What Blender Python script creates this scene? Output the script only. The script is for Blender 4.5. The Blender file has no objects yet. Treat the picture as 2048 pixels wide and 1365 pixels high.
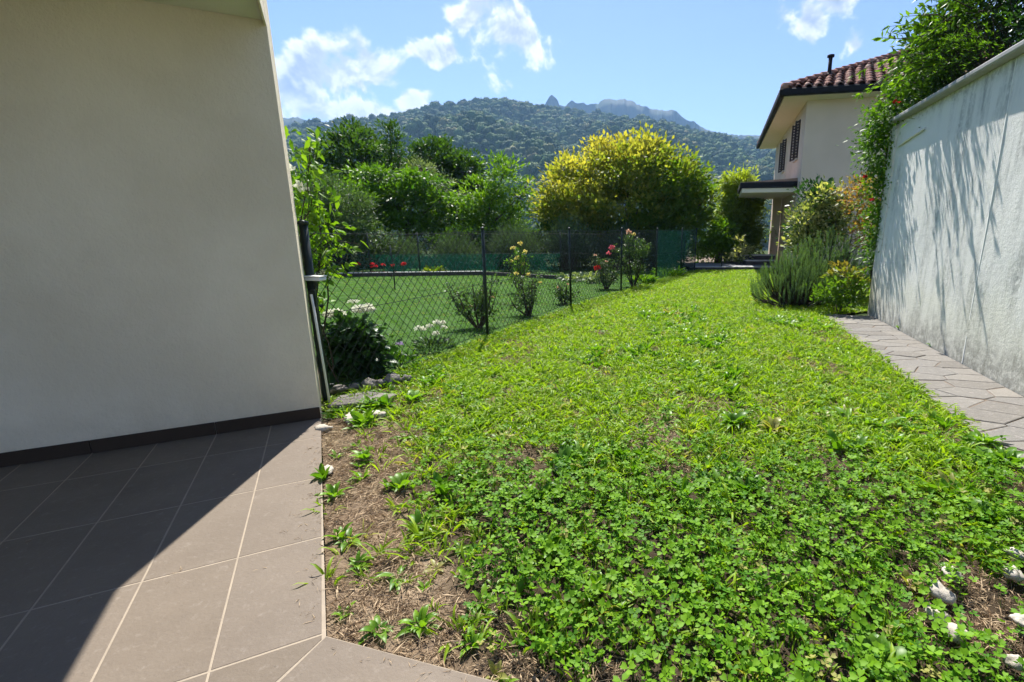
import bpy, math, random
import numpy as np
from mathutils import Vector, Matrix, noise as mnoise

R = math.radians
rng = np.random.default_rng(11)
random.seed(5)
sc = bpy.context.scene
COL = sc.collection

# ------------------------------------------------------------------ camera
cam_d = bpy.data.cameras.new('camera')
cam = bpy.data.objects.new('camera', cam_d)
COL.objects.link(cam)
sc.camera = cam
EYE = 1.30
cam.location = (0, 0, EYE)
cam.rotation_euler = (R(90 - 13.6), 0, 0)
cam_d.sensor_width = 36
cam_d.lens = 36 * 1000 / 2048
cam_d.shift_x = -(1200 - 1024) / 2048
cam_d.shift_y = (700 - 682.5) / 2048
cam_d.clip_start = 0.05
cam_d.clip_end = 20000

# ------------------------------------------------------------------ light
SUN_EL = R(54.7)
SUN_H = Vector((-0.107, 0.994)).normalized()
sun_vec = Vector((SUN_H.x * math.cos(SUN_EL), SUN_H.y * math.cos(SUN_EL), math.sin(SUN_EL)))
sd = bpy.data.lights.new('sun', 'SUN')
sd.energy = 3.75
sd.angle = R(0.5)
sd.color = (1.0, 0.955, 0.88)
so = bpy.data.objects.new('sun', sd)
COL.objects.link(so)
so.rotation_euler = sun_vec.to_track_quat('Z', 'Y').to_euler()
so.location = (0, 0, 30)

sc.view_settings.view_transform = 'Standard'
sc.view_settings.look = 'None'
sc.view_settings.gamma = 1
sc.view_settings.use_curve_mapping = False
sc.view_settings.exposure = 1.6
cy = sc.cycles
cy.use_denoising = True
cy.use_adaptive_sampling = True
cy.adaptive_threshold = 0.025
cy.max_bounces = 6
cy.diffuse_bounces = 3
cy.glossy_bounces = 2
cy.transmission_bounces = 4
cy.transparent_max_bounces = 6
cy.volume_bounces = 0
cy.caustics_reflective = False
cy.caustics_refractive = False
cy.sample_clamp_indirect = 6


# ------------------------------------------------------------------ node helpers
class NT:
    def __init__(self, tree):
        self.t = tree
        tree.nodes.clear()

    def n(self, typ, **kw):
        nd = self.t.nodes.new(typ)
        for k, v in kw.items():
            setattr(nd, k, v)
        return nd

    def put(self, sock, val):
        if hasattr(val, 'links') or isinstance(val, bpy.types.NodeSocket):
            self.t.links.new(val, sock)
        else:
            if isinstance(val, tuple) and len(val) == 3 and sock.type == 'RGBA':
                val = val + (1,)
            sock.default_value = val

    def math(self, op, a, b=0.0, c=None, clamp=False):
        nd = self.n('ShaderNodeMath', operation=op, use_clamp=clamp)
        self.put(nd.inputs[0], a)
        self.put(nd.inputs[1], b)
        if c is not None:
            self.put(nd.inputs[2], c)
        return nd.outputs[0]

    def vmath(self, op, a, b=(0, 0, 0)):
        nd = self.n('ShaderNodeVectorMath', operation=op)
        self.put(nd.inputs[0], a)
        if op == 'SCALE':
            self.put(nd.inputs['Scale'], b)
        else:
            self.put(nd.inputs[1], b)
        return nd.outputs[1] if op in ('LENGTH', 'DISTANCE', 'DOT_PRODUCT') else nd.outputs[0]

    def noise(self, vec, scale, detail=4, rough=0.55, dist=0.0):
        nd = self.n('ShaderNodeTexNoise')
        if vec is not None:
            self.put(nd.inputs['Vector'], vec)
        nd.inputs['Scale'].default_value = scale
        nd.inputs['Detail'].default_value = detail
        nd.inputs['Roughness'].default_value = rough
        nd.inputs['Distortion'].default_value = dist
        return nd.outputs[0]

    def mix(self, fac, a, b, blend='MIX'):
        nd = self.n('ShaderNodeMix', data_type='RGBA', blend_type=blend)
        self.put(nd.inputs[0], fac)
        self.put(nd.inputs[6], a)
        self.put(nd.inputs[7], b)
        return nd.outputs[2]

    def ramp(self, fac, stops):
        nd = self.n('ShaderNodeValToRGB')
        self.put(nd.inputs[0], fac)
        el = nd.color_ramp.elements
        while len(el) < len(stops):
            el.new(0.5)
        for e, (p, c) in zip(el, stops):
            e.position = p
            e.color = tuple(c) + (1,) if len(c) == 3 else c
        return nd.outputs[0]

    def smooth(self, x, lo, hi):
        nd = self.n('ShaderNodeMapRange', interpolation_type='SMOOTHSTEP')
        self.put(nd.inputs[0], x)
        nd.inputs[1].default_value = lo
        nd.inputs[2].default_value = hi
        return nd.outputs[0]

    def bump(self, h, strength=0.3, dist=0.01):
        nd = self.n('ShaderNodeBump')
        nd.inputs['Strength'].default_value = strength
        nd.inputs['Distance'].default_value = dist
        self.put(nd.inputs['Height'], h)
        return nd.outputs[0]


def new_mat(name):
    m = bpy.data.materials.new(name)
    m.use_nodes = True
    return m, NT(m.node_tree)


def finish(nt, shader):
    o = nt.n('ShaderNodeOutputMaterial')
    nt.t.links.new(shader, o.inputs['Surface'])


def principled(nt, col, rough=0.7, normal=None, spec=0.3, metal=0.0):
    b = nt.n('ShaderNodeBsdfPrincipled')
    nt.put(b.inputs['Base Color'], col)
    nt.put(b.inputs['Roughness'], rough)
    b.inputs['Specular IOR Level'].default_value = spec
    b.inputs['Metallic'].default_value = metal
    if normal is not None:
        nt.put(b.inputs['Normal'], normal)
    return b.outputs[0]


def objco(nt):
    return nt.n('ShaderNodeTexCoord').outputs['Object']


def geopos(nt):
    return nt.n('ShaderNodeNewGeometry').outputs['Position']


# ------------------------------------------------------------------ sky with clouds (world)
world = bpy.data.worlds.new('World')
sc.world = world
world.use_nodes = True
w = NT(world.node_tree)
sky = w.n('ShaderNodeTexSky', sky_type='NISHITA')
sky.sun_disc = False
sky.sun_elevation = SUN_EL
sky.sun_rotation = math.atan2(SUN_H.x, SUN_H.y)
sky.altitude = 300
sky.air_density = 1.0
sky.dust_density = 0.4
sky.ozone_density = 1.6
D = w.vmath('NORMALIZE', w.n('ShaderNodeTexCoord').outputs['Generated'])


sep = w.n('ShaderNodeSeparateXYZ')
w.put(sep.inputs[0], D)
dx, dy, dz = sep.outputs
ys = w.math('MAXIMUM', dy, 0.05)
pc = w.n('ShaderNodeCombineXYZ')
w.put(pc.inputs[0], w.math('DIVIDE', dx, ys))
w.put(pc.inputs[1], w.math('DIVIDE', dz, ys))
# cumulus heaps at view directions taken from image coordinates, broken up by noise
BLOBS = [(-.56, .255, 8.5, 15), (-.47, .265, 9, 14), (-.41, .275, 15, 16), (-.46, .212, 5.5, 26), (-.17, .335, 9.5, 13), (-.225, .372, 13, 15), (-.125, .325, 13, 16),
         (-.30, .312, 17, 34), (-.345, .230, 24, 36), (-.10, .412, 15, 40), (.375, .352, 21, 26), (.42, .39, 24, 26), (.462, .320, 24, 30),
         (-.85, .33, 6, 13), (.85, .36, 6, 14)]
f = None
for bx, bz, kx_, kz_ in BLOBS:
    q = w.n('ShaderNodeVectorMath', operation='MULTIPLY_ADD')
    w.put(q.inputs[0], pc.outputs[0])
    q.inputs[1].default_value = (kx_, kz_, 0)
    q.inputs[2].default_value = (-bx * kx_, -bz * kz_, 0)
    d = w.vmath('LENGTH', q.outputs[0])
    f = d if f is None else w.math('SMOOTH_MIN', f, d, 0.35)
f = w.math('SUBTRACT', 0.80, f)
# the rest of the sky carries scattered clouds of the same make
back = w.math('SUBTRACT', w.math('MULTIPLY', w.noise(D, 2.6, 1), 6.0), 3.9)
isback = w.smooth(dy, 0.55, 0.35)
f = w.math('ADD', w.math('MULTIPLY', f, w.math('SUBTRACT', 1.0, isback)), w.math('MULTIPLY', back, isback))
f = w.math('MAXIMUM', f, -1.2)
n1 = w.noise(D, 12, 6, 0.56, 0.25)
n1b = w.noise(w.vmath('ADD', D, (-0.002, 0.0, 0.016)), 12, 4, 0.56, 0.25)
f0 = w.math('ADD', f, w.math('MULTIPLY', w.math('SUBTRACT', n1, 0.5), 3.3))
mask = w.smooth(f0, 0.0, 0.38)
lit = w.smooth(w.math('SUBTRACT', n1, n1b), -0.075, 0.075)
core = w.smooth(f0, 0.95, 0.1)
shade = w.math('ADD', w.math('MULTIPLY', lit, 0.65), w.math('MULTIPLY', core, 0.35), clamp=True)
ccol = w.mix(shade, (1.9, 2.35, 3.2), (6.0, 6.1, 6.3))
skyc = w.vmath('MULTIPLY', sky.outputs[0], (0.60, 0.63, 0.78))
final = w.mix(w.math('MULTIPLY', mask, 0.93), skyc, ccol)
bg = w.n('ShaderNodeBackground')
w.put(bg.inputs[0], final)
bg.inputs[1].default_value = 0.075
world.cycles.sampling_method = 'MANUAL'
world.cycles.sample_map_resolution = 512
wo = w.n('ShaderNodeOutputWorld')
w.t.links.new(bg.outputs[0], wo.inputs[0])

# ------------------------------------------------------------------ object helpers


def tag(o, label=None, cat=None, group=None, kind=None):
    if label:
        o['label'] = label
    if cat:
        o['category'] = cat
    if group:
        o['group'] = group
    if kind:
        o['kind'] = kind
    return o


def empty(name, loc=(0, 0, 0), rz=0.0):
    o = bpy.data.objects.new(name, None)
    COL.objects.link(o)
    o.location = loc
    o.rotation_euler = (0, 0, rz)
    o.empty_display_size = 0.1
    return o


def mesh(name, V, F, mat=None, smooth=False, tint=None):
    """V (n,3); F list of tuples or an (m,3)/(m,4) int array"""
    me = bpy.data.meshes.new(name)
    V = np.asarray(V, dtype=np.float32).reshape(-1, 3)
    if isinstance(F, np.ndarray):
        k = F.shape[1]
        me.vertices.add(len(V))
        me.vertices.foreach_set('co', V.ravel())
        me.loops.add(F.size)
        me.loops.foreach_set('vertex_index', F.astype(np.int32).ravel())
        me.polygons.add(len(F))
        me.polygons.foreach_set('loop_start', np.arange(0, F.size, k, dtype=np.int32))
        me.polygons.foreach_set('loop_total', np.full(len(F), k, dtype=np.int32))
        me.update(calc_edges=True)
    else:
        me.from_pydata([tuple(map(float, v)) for v in V], [], [tuple(f) for f in F])
        me.update()
    if tint is not None:
        at = me.attributes.new('tint', 'FLOAT', 'POINT')
        at.data.foreach_set('value', np.asarray(tint, dtype=np.float32))
    if smooth:
        me.polygons.foreach_set('use_smooth', np.ones(len(me.polygons), dtype=bool))
    if mat:
        me.materials.append(mat)
    return me


def obj(name, me, parent=None, loc=None, rz=None):
    o = bpy.data.objects.new(name, me)
    COL.objects.link(o)
    if parent is not None:
        o.parent = parent
    if loc is not None:
        o.location = loc
    if rz is not None:
        o.rotation_euler = (0, 0, rz)
    return o


class MB:
    """collects shapes into one mesh"""

    def __init__(self):
        self.v, self.f = [], []

    def add(self, V, F):
        o = len(self.v)
        self.v += [tuple(p) for p in V]
        self.f += [tuple(i + o for i in q) for q in F]
        return self

    def box(self, x0, x1, y0, y1, z0, z1, bev=0.0):
        if bev <= 0:
            V = [(x, y, z) for z in (z0, z1) for y in (y0, y1) for x in (x0, x1)]
            F = [(0, 2, 3, 1), (4, 5, 7, 6), (0, 1, 5, 4), (2, 6, 7, 3), (0, 4, 6, 2), (1, 3, 7, 5)]
            return self.add(V, F)
        b = bev
        P = []
        for z, i in ((z0, b), (z0 + b, 0), (z1 - b, 0), (z1, b)):
            P += [(x0 + i, y0 + i, z), (x1 - i, y0 + i, z), (x1 - i, y1 - i, z), (x0 + i, y1 - i, z)]
        F = [(3, 2, 1, 0), (12, 13, 14, 15)]
        for k in range(3):
            for j in range(4):
                a, c = k * 4 + j, k * 4 + (j + 1) % 4
                F.append((a, c, c + 4, a + 4))
        return self.add(P, F)

    def tube(self, pts, radii, sides=6, cap=True):
        pts = [Vector(p) for p in pts]
        if not hasattr(radii, '__len__'):
            radii = [radii] * len(pts)
        rings = []
        V, F = [], []
        for i, p in enumerate(pts):
            d = (pts[min(i + 1, len(pts) - 1)] - pts[max(i - 1, 0)])
            if d.length < 1e-9:
                d = Vector((0, 0, 1))
            d.normalize()
            up = Vector((0, 0, 1)) if abs(d.z) < 0.9 else Vector((1, 0, 0))
            a = d.cross(up).normalized()
            b = d.cross(a)
            for k in range(sides):
                t = 2 * math.pi * k / sides
                V.append(tuple(p + (a * math.cos(t) + b * math.sin(t)) * radii[i]))
        for i in range(len(pts) - 1):
            for k in range(sides):
                k2 = (k + 1) % sides
                F.append((i * sides + k, i * sides + k2, (i + 1) * sides + k2, (i + 1) * sides + k))
        if cap:
            F.append(tuple(range(sides))[::-1])
            F.append(tuple((len(pts) - 1) * sides + k for k in range(sides)))
        return self.add(V, F)

    def poly(self, P, z0, z1, bev=0.004):
        """a slab over the convex polygon P, top edge eased by bev"""
        n = len(P)
        cx = sum(p[0] for p in P) / n
        cy_ = sum(p[1] for p in P) / n
        V, F = [], []
        top = inset(P, bev)
        for q, z in ((P, z0), (P, z1 - bev * 0.7), (top, z1)):
            V += [(p[0], p[1], z) for p in q]
        for k in range(2):
            for j in range(n):
                a, c = k * n + j, k * n + (j + 1) % n
                F.append((a, c, c + n, a + n))
        F.append(tuple(range(2 * n, 3 * n)))
        return self.add(V, F)

    def mesh(self, name, mat, smooth=False):
        return mesh(name, self.v, self.f, mat, smooth)

    def build(self, name, mat, parent=None, smooth=False, loc=None, rz=None):
        return obj(name, self.mesh(name, mat, smooth), parent, loc, rz)


def inset(P, d):
    """move every edge of a counter-clockwise convex polygon inwards by d"""
    n = len(P)
    out = []
    for i in range(n):
        p0, p1, p2 = (Vector(P[i - 1][:2]), Vector(P[i][:2]), Vector(P[(i + 1) % n][:2]))
        e1 = (p1 - p0).normalized()
        e2 = (p2 - p1).normalized()
        n1 = Vector((-e1.y, e1.x))
        n2 = Vector((-e2.y, e2.x))
        k = 1 + n1.dot(n2)
        out.append(p1 + (n1 + n2) * (d / max(k, 0.35)))
    return [(p.x, p.y) for p in out]


def area(P):
    return 0.5 * sum(P[i - 1][0] * P[i][1] - P[i][0] * P[i - 1][1] for i in range(len(P)))


def clip(P, a, b, c):
    """keep the part of convex P with a*x+b*y<=c"""
    out = []
    for i in range(len(P)):
        p, q = P[i - 1], P[i]
        dp, dq = a * p[0] + b * p[1] - c, a * q[0] + b * q[1] - c
        if (dp <= 0) != (dq <= 0):
            t = dp / (dp - dq)
            out.append((p[0] + (q[0] - p[0]) * t, p[1] + (q[1] - p[1]) * t))
        if dq <= 0:
            out.append(q)
    return out


def clip_to(P, Q):
    """clip convex P by counter-clockwise convex Q"""
    for i in range(len(Q)):
        p, q = Q[i - 1], Q[i]
        a, b = (q[1] - p[1]), -(q[0] - p[0])
        P = clip(P, a, b, a * p[0] + b * p[1])
        if len(P) < 3:
            return []
    return P


def clean(P, eps=0.008):
    out = [p for i, p in enumerate(P) if math.dist(p, P[i - 1]) > eps]
    return out if len(out) >= 3 else []


def inside(P, x, y):
    """vectorised even-odd test against polygon P"""
    r = np.zeros(len(x), dtype=bool)
    for i in range(len(P)):
        (x0, y0), (x1, y1) = P[i - 1], P[i]
        c = ((y0 > y) != (y1 > y)) & (x < (x1 - x0) * (y - y0) / (y1 - y0 + 1e-12) + x0)
        r ^= c
    return r


def vnoise(x, y, s, seed=0):
    """cheap smooth 2-D value noise 0..1 for arrays"""
    def h(i, j):
        v = np.sin(i * 127.1 + j * 311.7 + seed * 74.7) * 43758.5453
        return v - np.floor(v)
    x, y = np.asarray(x) * s, np.asarray(y) * s
    i, j = np.floor(x), np.floor(y)
    u, v = x - i, y - j
    u, v = u * u * (3 - 2 * u), v * v * (3 - 2 * v)
    return (h(i, j) * (1 - u) + h(i + 1, j) * u) * (1 - v) + (h(i, j + 1) * (1 - u) + h(i + 1, j + 1) * u) * v


def fbm(x, y, s, seed=0, o=4):
    r, a, t = 0, 1, 0
    for k in range(o):
        r = r + a * vnoise(x, y, s * 2 ** k, seed + k)
        t += a
        a *= 0.5
    return r / t


# ------------------------------------------------------------------ materials
def leaf_mat(name, c0, c1, trans=0.4, rough=0.5, spec=0.35, tcol=None):
    m, t = new_mat(name)
    at = t.n('ShaderNodeAttribute', attribute_name='tint')
    rnd = t.n('ShaderNodeObjectInfo').outputs['Random']
    f = t.math('ADD', at.outputs['Fac'], t.math('MULTIPLY', t.math('SUBTRACT', rnd, 0.5), 0.6 if name in ('grass', 'clover', 'weed') else 0.25), clamp=True)
    col = t.mix(f, c0, c1)
    if name in ('grass', 'grass_mown', 'weed', 'clover'):
        pn = t.smooth(t.noise(geopos(t), 1.1, 4, .65), .42, .68)
        col = t.mix(t.math('MULTIPLY', pn, .4 if name == 'grass' else .6 if name == 'grass_mown' else .2), col, (0.25, 0.34, 0.03) if name == 'grass' else (0.020, 0.075, 0.010) if name == 'grass_mown' else (0.15, 0.25, 0.02))
        dead = t.math('GREATER_THAN', rnd, .988 if name == 'clover' else .955)
        col = t.mix(t.math('MULTIPLY', dead, .7), col, (0.36, 0.30, 0.11))
    p = principled(t, col, rough, None, spec)
    tr = t.n('ShaderNodeBsdfTranslucent')
    tc = t.mix(1.0, col, tcol or (1.5, 1.55, 0.5), 'MULTIPLY')
    t.put(tr.inputs[0], tc)
    ms = t.n('ShaderNodeMixShader')
    ms.inputs[0].default_value = trans
    t.t.links.new(p, ms.inputs[1])
    t.t.links.new(tr.outputs[0], ms.inputs[2])
    finish(t, ms.outputs[0])
    return m


def plain(name, col, rough=0.6, var=0.12, scale=8, bump=0.0, spec=0.3, metal=0.0):
    m, t = new_mat(name)
    co = objco(t)
    nz = t.noise(co, scale, 5)
    c = t.mix(nz, tuple(x * (1 - var) for x in col), tuple(min(1, x * (1 + var)) for x in col))
    nrm = t.bump(t.noise(co, scale * 12, 3), bump, 0.004) if bump else None
    finish(t, principled(t, c, rough, nrm, spec, metal))
    return m


def stucco(name, c0, c1, grain=120, bump=0.5):
    m, t = new_mat(name)
    co = objco(t)
    big = t.noise(co, 0.9, 5)
    c = t.mix(t.smooth(big, 0.3, 0.7), c0, c1)
    speck = t.smooth(t.noise(co, 30, 2), 0.79, 0.83)
    c = t.mix(t.math('MULTIPLY', speck, 0.25), c, (0.10, 0.09, 0.07))
    sz_ = t.n('ShaderNodeSeparateXYZ')
    t.put(sz_.inputs[0], co)
    splash = t.math('MULTIPLY', t.smooth(t.math('ADD', sz_.outputs[2], t.math('MULTIPLY', t.noise(co, 7, 5, .7), .35)), .50, .10), t.noise(co, 40, 4, .7))
    c = t.mix(t.math('MULTIPLY', splash, 0.45), c, (0.28, 0.23, 0.16))
    g1 = t.noise(co, grain, 3, 0.7)
    g2 = t.noise(co, grain * 0.35, 3, 0.6)
    h = t.math('ADD', t.math('MULTIPLY', g1, 0.6), g2)
    finish(t, principled(t, c, 0.9, t.bump(h, bump, 0.006), 0.15))
    return m


M = {}
M['bark'] = plain('bark', (0.075, 0.055, 0.04), 0.9, 0.4, 14, 0.6)
M['twig'] = plain('twig', (0.05, 0.038, 0.028), 0.9, 0.3, 20)
M['dark_green_metal'] = plain('dark_green_metal', (0.005, 0.014, 0.010), 0.45, 0.2, 20, 0, 0.4)
M['wire'] = plain('wire', (0.006, 0.014, 0.010), 0.5, 0.1, 8)
M['near_plaster'] = stucco('near_plaster', (0.67, 0.585, 0.445), (0.80, 0.715, 0.57), 90, 1.0)
M['soffit_plaster'] = stucco('soffit_plaster', (0.62, 0.62, 0.54), (0.68, 0.68, 0.60), 90, 0.2)
M['villa_plaster'] = stucco('villa_plaster', (0.58, 0.48, 0.385), (0.64, 0.535, 0.44), 40, 0.2)
M['villa_cream'] = plain('villa_cream', (0.72, 0.66, 0.55), 0.8, 0.05, 3)
M['gutter'] = plain('gutter', (0.010, 0.010, 0.013), 0.65, 0.2, 5, 0, 0.15)
M['shutter'] = plain('shutter', (0.03, 0.016, 0.010), 0.6, 0.3, 12)
M['glass'] = plain('glass', (0.02, 0.025, 0.03), 0.08, 0.1, 3, 0, 0.6)
M['white_paint'] = plain('white_paint', (0.75, 0.75, 0.72), 0.5, 0.06, 10)
M['petal_white'] = leaf_mat('petal_white', (0.62, 0.64, 0.50), (0.85, 0.84, 0.76), 0.3, 0.6, 0.2, (1.1, 1.1, 1))
M['petal_yellow'] = leaf_mat('petal_yellow', (0.75, 0.62, 0.16), (0.85, 0.76, 0.36), 0.35, 0.6, 0.2, (1.1, 1.1, .8))
M['petal_red'] = leaf_mat('petal_red', (0.50, 0.018, 0.03), (0.72, 0.05, 0.05), 0.3, 0.5, 0.2, (1.2, .9, .9))
M['petal_pink'] = leaf_mat('petal_pink', (0.62, 0.10, 0.16), (0.80, 0.28, 0.32), 0.3, 0.5, 0.2, (1.2, 1, 1))
M['petal_peach'] = leaf_mat('petal_peach', (0.75, 0.42, 0.25), (0.82, 0.60, 0.42), 0.3, 0.5, 0.2, (1.1, 1, 1))
M['petal_lilac'] = leaf_mat('petal_lilac', (0.45, 0.36, 0.55), (0.62, 0.52, 0.70), 0.3, 0.5, 0.2, (1.1, 1, 1.1))

# foliage: (old leaf, fresh leaf)
for nm, a, b, tr, ro in [
    ('leaf_dark', (0.018, 0.055, 0.008), (0.075, 0.150, 0.018), 0.38, 0.5),
    ('leaf_deep', (0.016, 0.050, 0.014), (0.040, 0.105, 0.022), 0.30, 0.42),
    ('leaf_mid', (0.030, 0.095, 0.008), (0.130, 0.250, 0.016), 0.42, 0.5),
    ('leaf_fresh', (0.055, 0.140, 0.010), (0.180, 0.310, 0.020), 0.45, 0.5),
    ('leaf_pale', (0.110, 0.160, 0.085), (0.230, 0.290, 0.160), 0.35, 0.55),
    ('leaf_olive', (0.030, 0.070, 0.022), (0.095, 0.155, 0.060), 0.32, 0.55),
    ('leaf_broom', (0.045, 0.085, 0.050), (0.095, 0.150, 0.085), 0.30, 0.6),
    ('leaf_gold', (0.085, 0.165, 0.015), (0.420, 0.365, 0.085), 0.52, 0.5),
    ('leaf_lime', (0.080, 0.150, 0.012), (0.300, 0.370, 0.030), 0.45, 0.5),
    ('leaf_varieg', (0.070, 0.130, 0.030), (0.560, 0.540, 0.270), 0.35, 0.5),
    ('leaf_orange', (0.095, 0.185, 0.020), (0.440, 0.200, 0.090), 0.42, 0.5),
    ('leaf_rosemary', (0.050, 0.105, 0.040), (0.150, 0.240, 0.095), 0.30, 0.6),
    ('leaf_wine', (0.150, 0.025, 0.020), (0.360, 0.060, 0.040), 0.4, 0.5),
    ('leaf_rose', (0.030, 0.065, 0.025), (0.090, 0.160, 0.050), 0.38, 0.45),
]:
    M[nm] = leaf_mat(nm, a, b, tr, ro)
GRASS_PATCH = True
M['grass'] = leaf_mat('grass', (0.130, 0.240, 0.010), (0.310, 0.450, 0.022), 0.42, 0.5, 0.25)
M['grass_mown'] = leaf_mat('grass_mown', (0.052, 0.150, 0.013), (0.125, 0.265, 0.024), 0.42, 0.5, 0.2)
M['clover'] = leaf_mat('clover', (0.045, 0.150, 0.005), (0.155, 0.310, 0.012), 0.26, 0.55, 0.14)
M['weed'] = leaf_mat('weed', (0.070, 0.180, 0.010), (0.180, 0.340, 0.022), 0.40, 0.42, 0.35)
M['straw'] = leaf_mat('straw', (0.200, 0.130, 0.075), (0.520, 0.400, 0.260), 0.2, 0.8, 0.1, (1, 1, 1))


# ------------------------------------------------------------------ foliage builders
def unit(v):
    return v / np.maximum(np.linalg.norm(v, axis=-1, keepdims=True), 1e-9)


def rand_dirs(n):
    return unit(rng.normal(size=(n, 3)))


def leaf_arrays(P, D, L, W, tint, seg=1, droop=0.0, fold=0.18, N=None):
    """vertices, triangles and tints of one leaf per row. seg=1 is a folded kite, seg>=2 a bent blade."""
    n = len(P)
    L = np.broadcast_to(np.asarray(L, float), (n,))[:, None]
    W = np.broadcast_to(np.asarray(W, float), (n,))[:, None]
    D = unit(D)
    if N is None:
        N = rand_dirs(n)
    S = unit(np.cross(D, N))
    N = np.cross(S, D)
    if seg == 1:
        mid = P + D * L * 0.45 + N * W * fold
        V = np.stack([P, mid + S * W * 0.5, P + D * L, mid - S * W * 0.5], 1)
        k = 4
        T = np.array([[0, 1, 2], [0, 2, 3]])
    else:
        rows = []
        for i in range(seg + 1):
            t = i / seg
            c = P + D * L * t * (1 - 0.25 * droop * t) - np.array([0, 0, 1.0]) * L * droop * t * t
            ww = W * 0.5 * (math.sin(math.pi * (0.08 + 0.92 * t) ** 0.8) if t < 1 else 0.02)
            lift = N * ww * fold * 2
            if i == 0:
                ww = W * 0.08
            rows += [c + S * ww + lift, c, c - S * ww + lift]
        V = np.stack(rows, 1)
        k = 3 * (seg + 1)
        T = []
        for i in range(seg):
            a = 3 * i
            T += [[a, a + 1, a + 4], [a, a + 4, a + 3], [a + 1, a + 2, a + 5], [a + 1, a + 5, a + 4]]
        T = np.array(T)
    F = (np.arange(n)[:, None, None] * k + T[None]).reshape(-1, 3)
    return V.reshape(-1, 3), F, np.repeat(np.broadcast_to(tint, (n,)), k)


def leaves(name, P, D, L, W, mat, parent=None, tint=0.5, seg=1, droop=0.0, fold=0.18, N=None):
    V, F, T = leaf_arrays(np.asarray(P, float), np.asarray(D, float), L, W, tint, seg, droop, fold, N)
    return obj(name, mesh(name, V, F, mat, False, T), parent)


def merge(parts):
    V, F, T, o = [], [], [], 0
    for v, f, t in parts:
        V.append(v)
        F.append(f + o)
        T.append(t)
        o += len(v)
    return np.concatenate(V), np.concatenate(F), np.concatenate(T)


def in_lobes(lobes, n, shell=0.5):
    """n points in a union of ellipsoids (cx,cy,cz,rx,ry,rz), biased to the outside"""
    lob = np.array(lobes, float)
    wgt = (lob[:, 3] * lob[:, 4] * lob[:, 5]) ** 0.75
    idx = rng.choice(len(lob), n, p=wgt / wgt.sum())
    d = rand_dirs(n)
    r = shell + (1 - shell) * rng.random(n) ** 0.6
    return lob[idx, :3] + d * lob[idx, 3:] * r[:, None], d, idx


def crown_points(lobes, clumps, per, clump_r, shell=0.5, flat=0.7, up=0.35, droop=0.0):
    C, out, _ = in_lobes(lobes, clumps, shell)
    cr = clump_r * (0.6 + 0.8 * rng.random(clumps))
    ctint = rng.random(clumps)
    off = rng.normal(size=(clumps, per, 3)) * 0.5
    off[..., 2] *= flat
    P = C[:, None, :] + off * cr[:, None, None]
    D = unit(off) * 0.6 + out[:, None, :] * 0.6 + rng.normal(size=off.shape) * 0.45
    D[..., 2] += up - droop
    return C, P.reshape(-1, 3), D.reshape(-1, 3), np.repeat(ctint, per), np.repeat(out, per, 0)


def limbs(base, trunk_top, lobes, C, r0, n_twigs=60, stems=1, spread=0.15):
    mb = MB()
    b = Vector(base)
    tt = Vector(trunk_top)
    tops = []
    for s in range(stems):
        o = Vector((random.uniform(-1, 1), random.uniform(-1, 1), 0)) * spread if stems > 1 else Vector((0, 0, 0))
        m = (b + o * 0.6).lerp(tt + o * 2.5, 0.5) + Vector((random.uniform(-.05, .05), random.uniform(-.05, .05), 0)) * r0 * 6
        mb.tube([b + o * 0.4, m, tt + o * 2.5], [r0 * 1.25, r0 * 0.95, r0 * 0.75], 7)
        tops.append(tt + o * 2.5)
    ends = []
    for l in lobes:
        c = Vector(l[:3])
        t0 = random.choice(tops)
        mid = t0.lerp(c, 0.5) + Vector((random.uniform(-.1, .1), random.uniform(-.1, .1), -.06)) * (c - t0).length
        mb.tube([t0, mid, c], [r0 * 0.7, r0 * 0.45, r0 * 0.25], 6)
        ends += [mid, c]
    for k in rng.choice(len(C), min(n_twigs, len(C)), replace=False):
        c = Vector(C[k])
        e = min(ends, key=lambda q: (q - c).length)
        mid = e.lerp(c, 0.5) + Vector((random.uniform(-.1, .1), random.uniform(-.1, .1), 0.05)) * (c - e).length
        mb.tube([e, mid, c], [r0 * 0.22, r0 * 0.14, r0 * 0.05], 4, False)
    return mb


def tree(name, base, lobes, mat, label, cat='tree', group=None, clumps=160, per=60, clump_r=0.5, leaf=0.12, asp=0.5,
         trunk_r=0.12, trunk_top=None, stems=1, shell=0.45, flat=0.7, up=0.35, droop=0.0, tint=None, twigs=60, spread=0.15, seg=1, ldroop=0.0):
    """lobes and tops are given relative to the base"""
    root = empty(name, base)
    tag(root, label, cat, group)
    C, P, Dd, ct, out = crown_points(lobes, clumps, per, clump_r, shell, flat, up, droop)
    P[:, 2] = np.maximum(P[:, 2], 0.03)
    n = len(P)
    if tint is None:
        tv = np.clip(ct * 0.5 + rng.random(n) * 0.5, 0, 1)
    else:
        tv = tint(P, ct, out, n)
    L = leaf * (0.6 + 0.8 * rng.random(n))
    tt = trunk_top or (0, 0, min(l[2] - l[5] * 0.5 for l in lobes))
    limbs((0, 0, -0.05), tt, lobes, C, trunk_r, twigs, stems, spread).build('trunk', M['bark'], root, True)
    Nh = np.array([0, 0, 1.0]) + rng.normal(0, .55, (n, 3))
    leaves('crown', P, Dd, L, L * asp, M[mat], root, tv, seg, ldroop, .18, Nh)
    return root


# instancing of tiny plants that nobody could count: one object per cover
PROTO = {}


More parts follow.
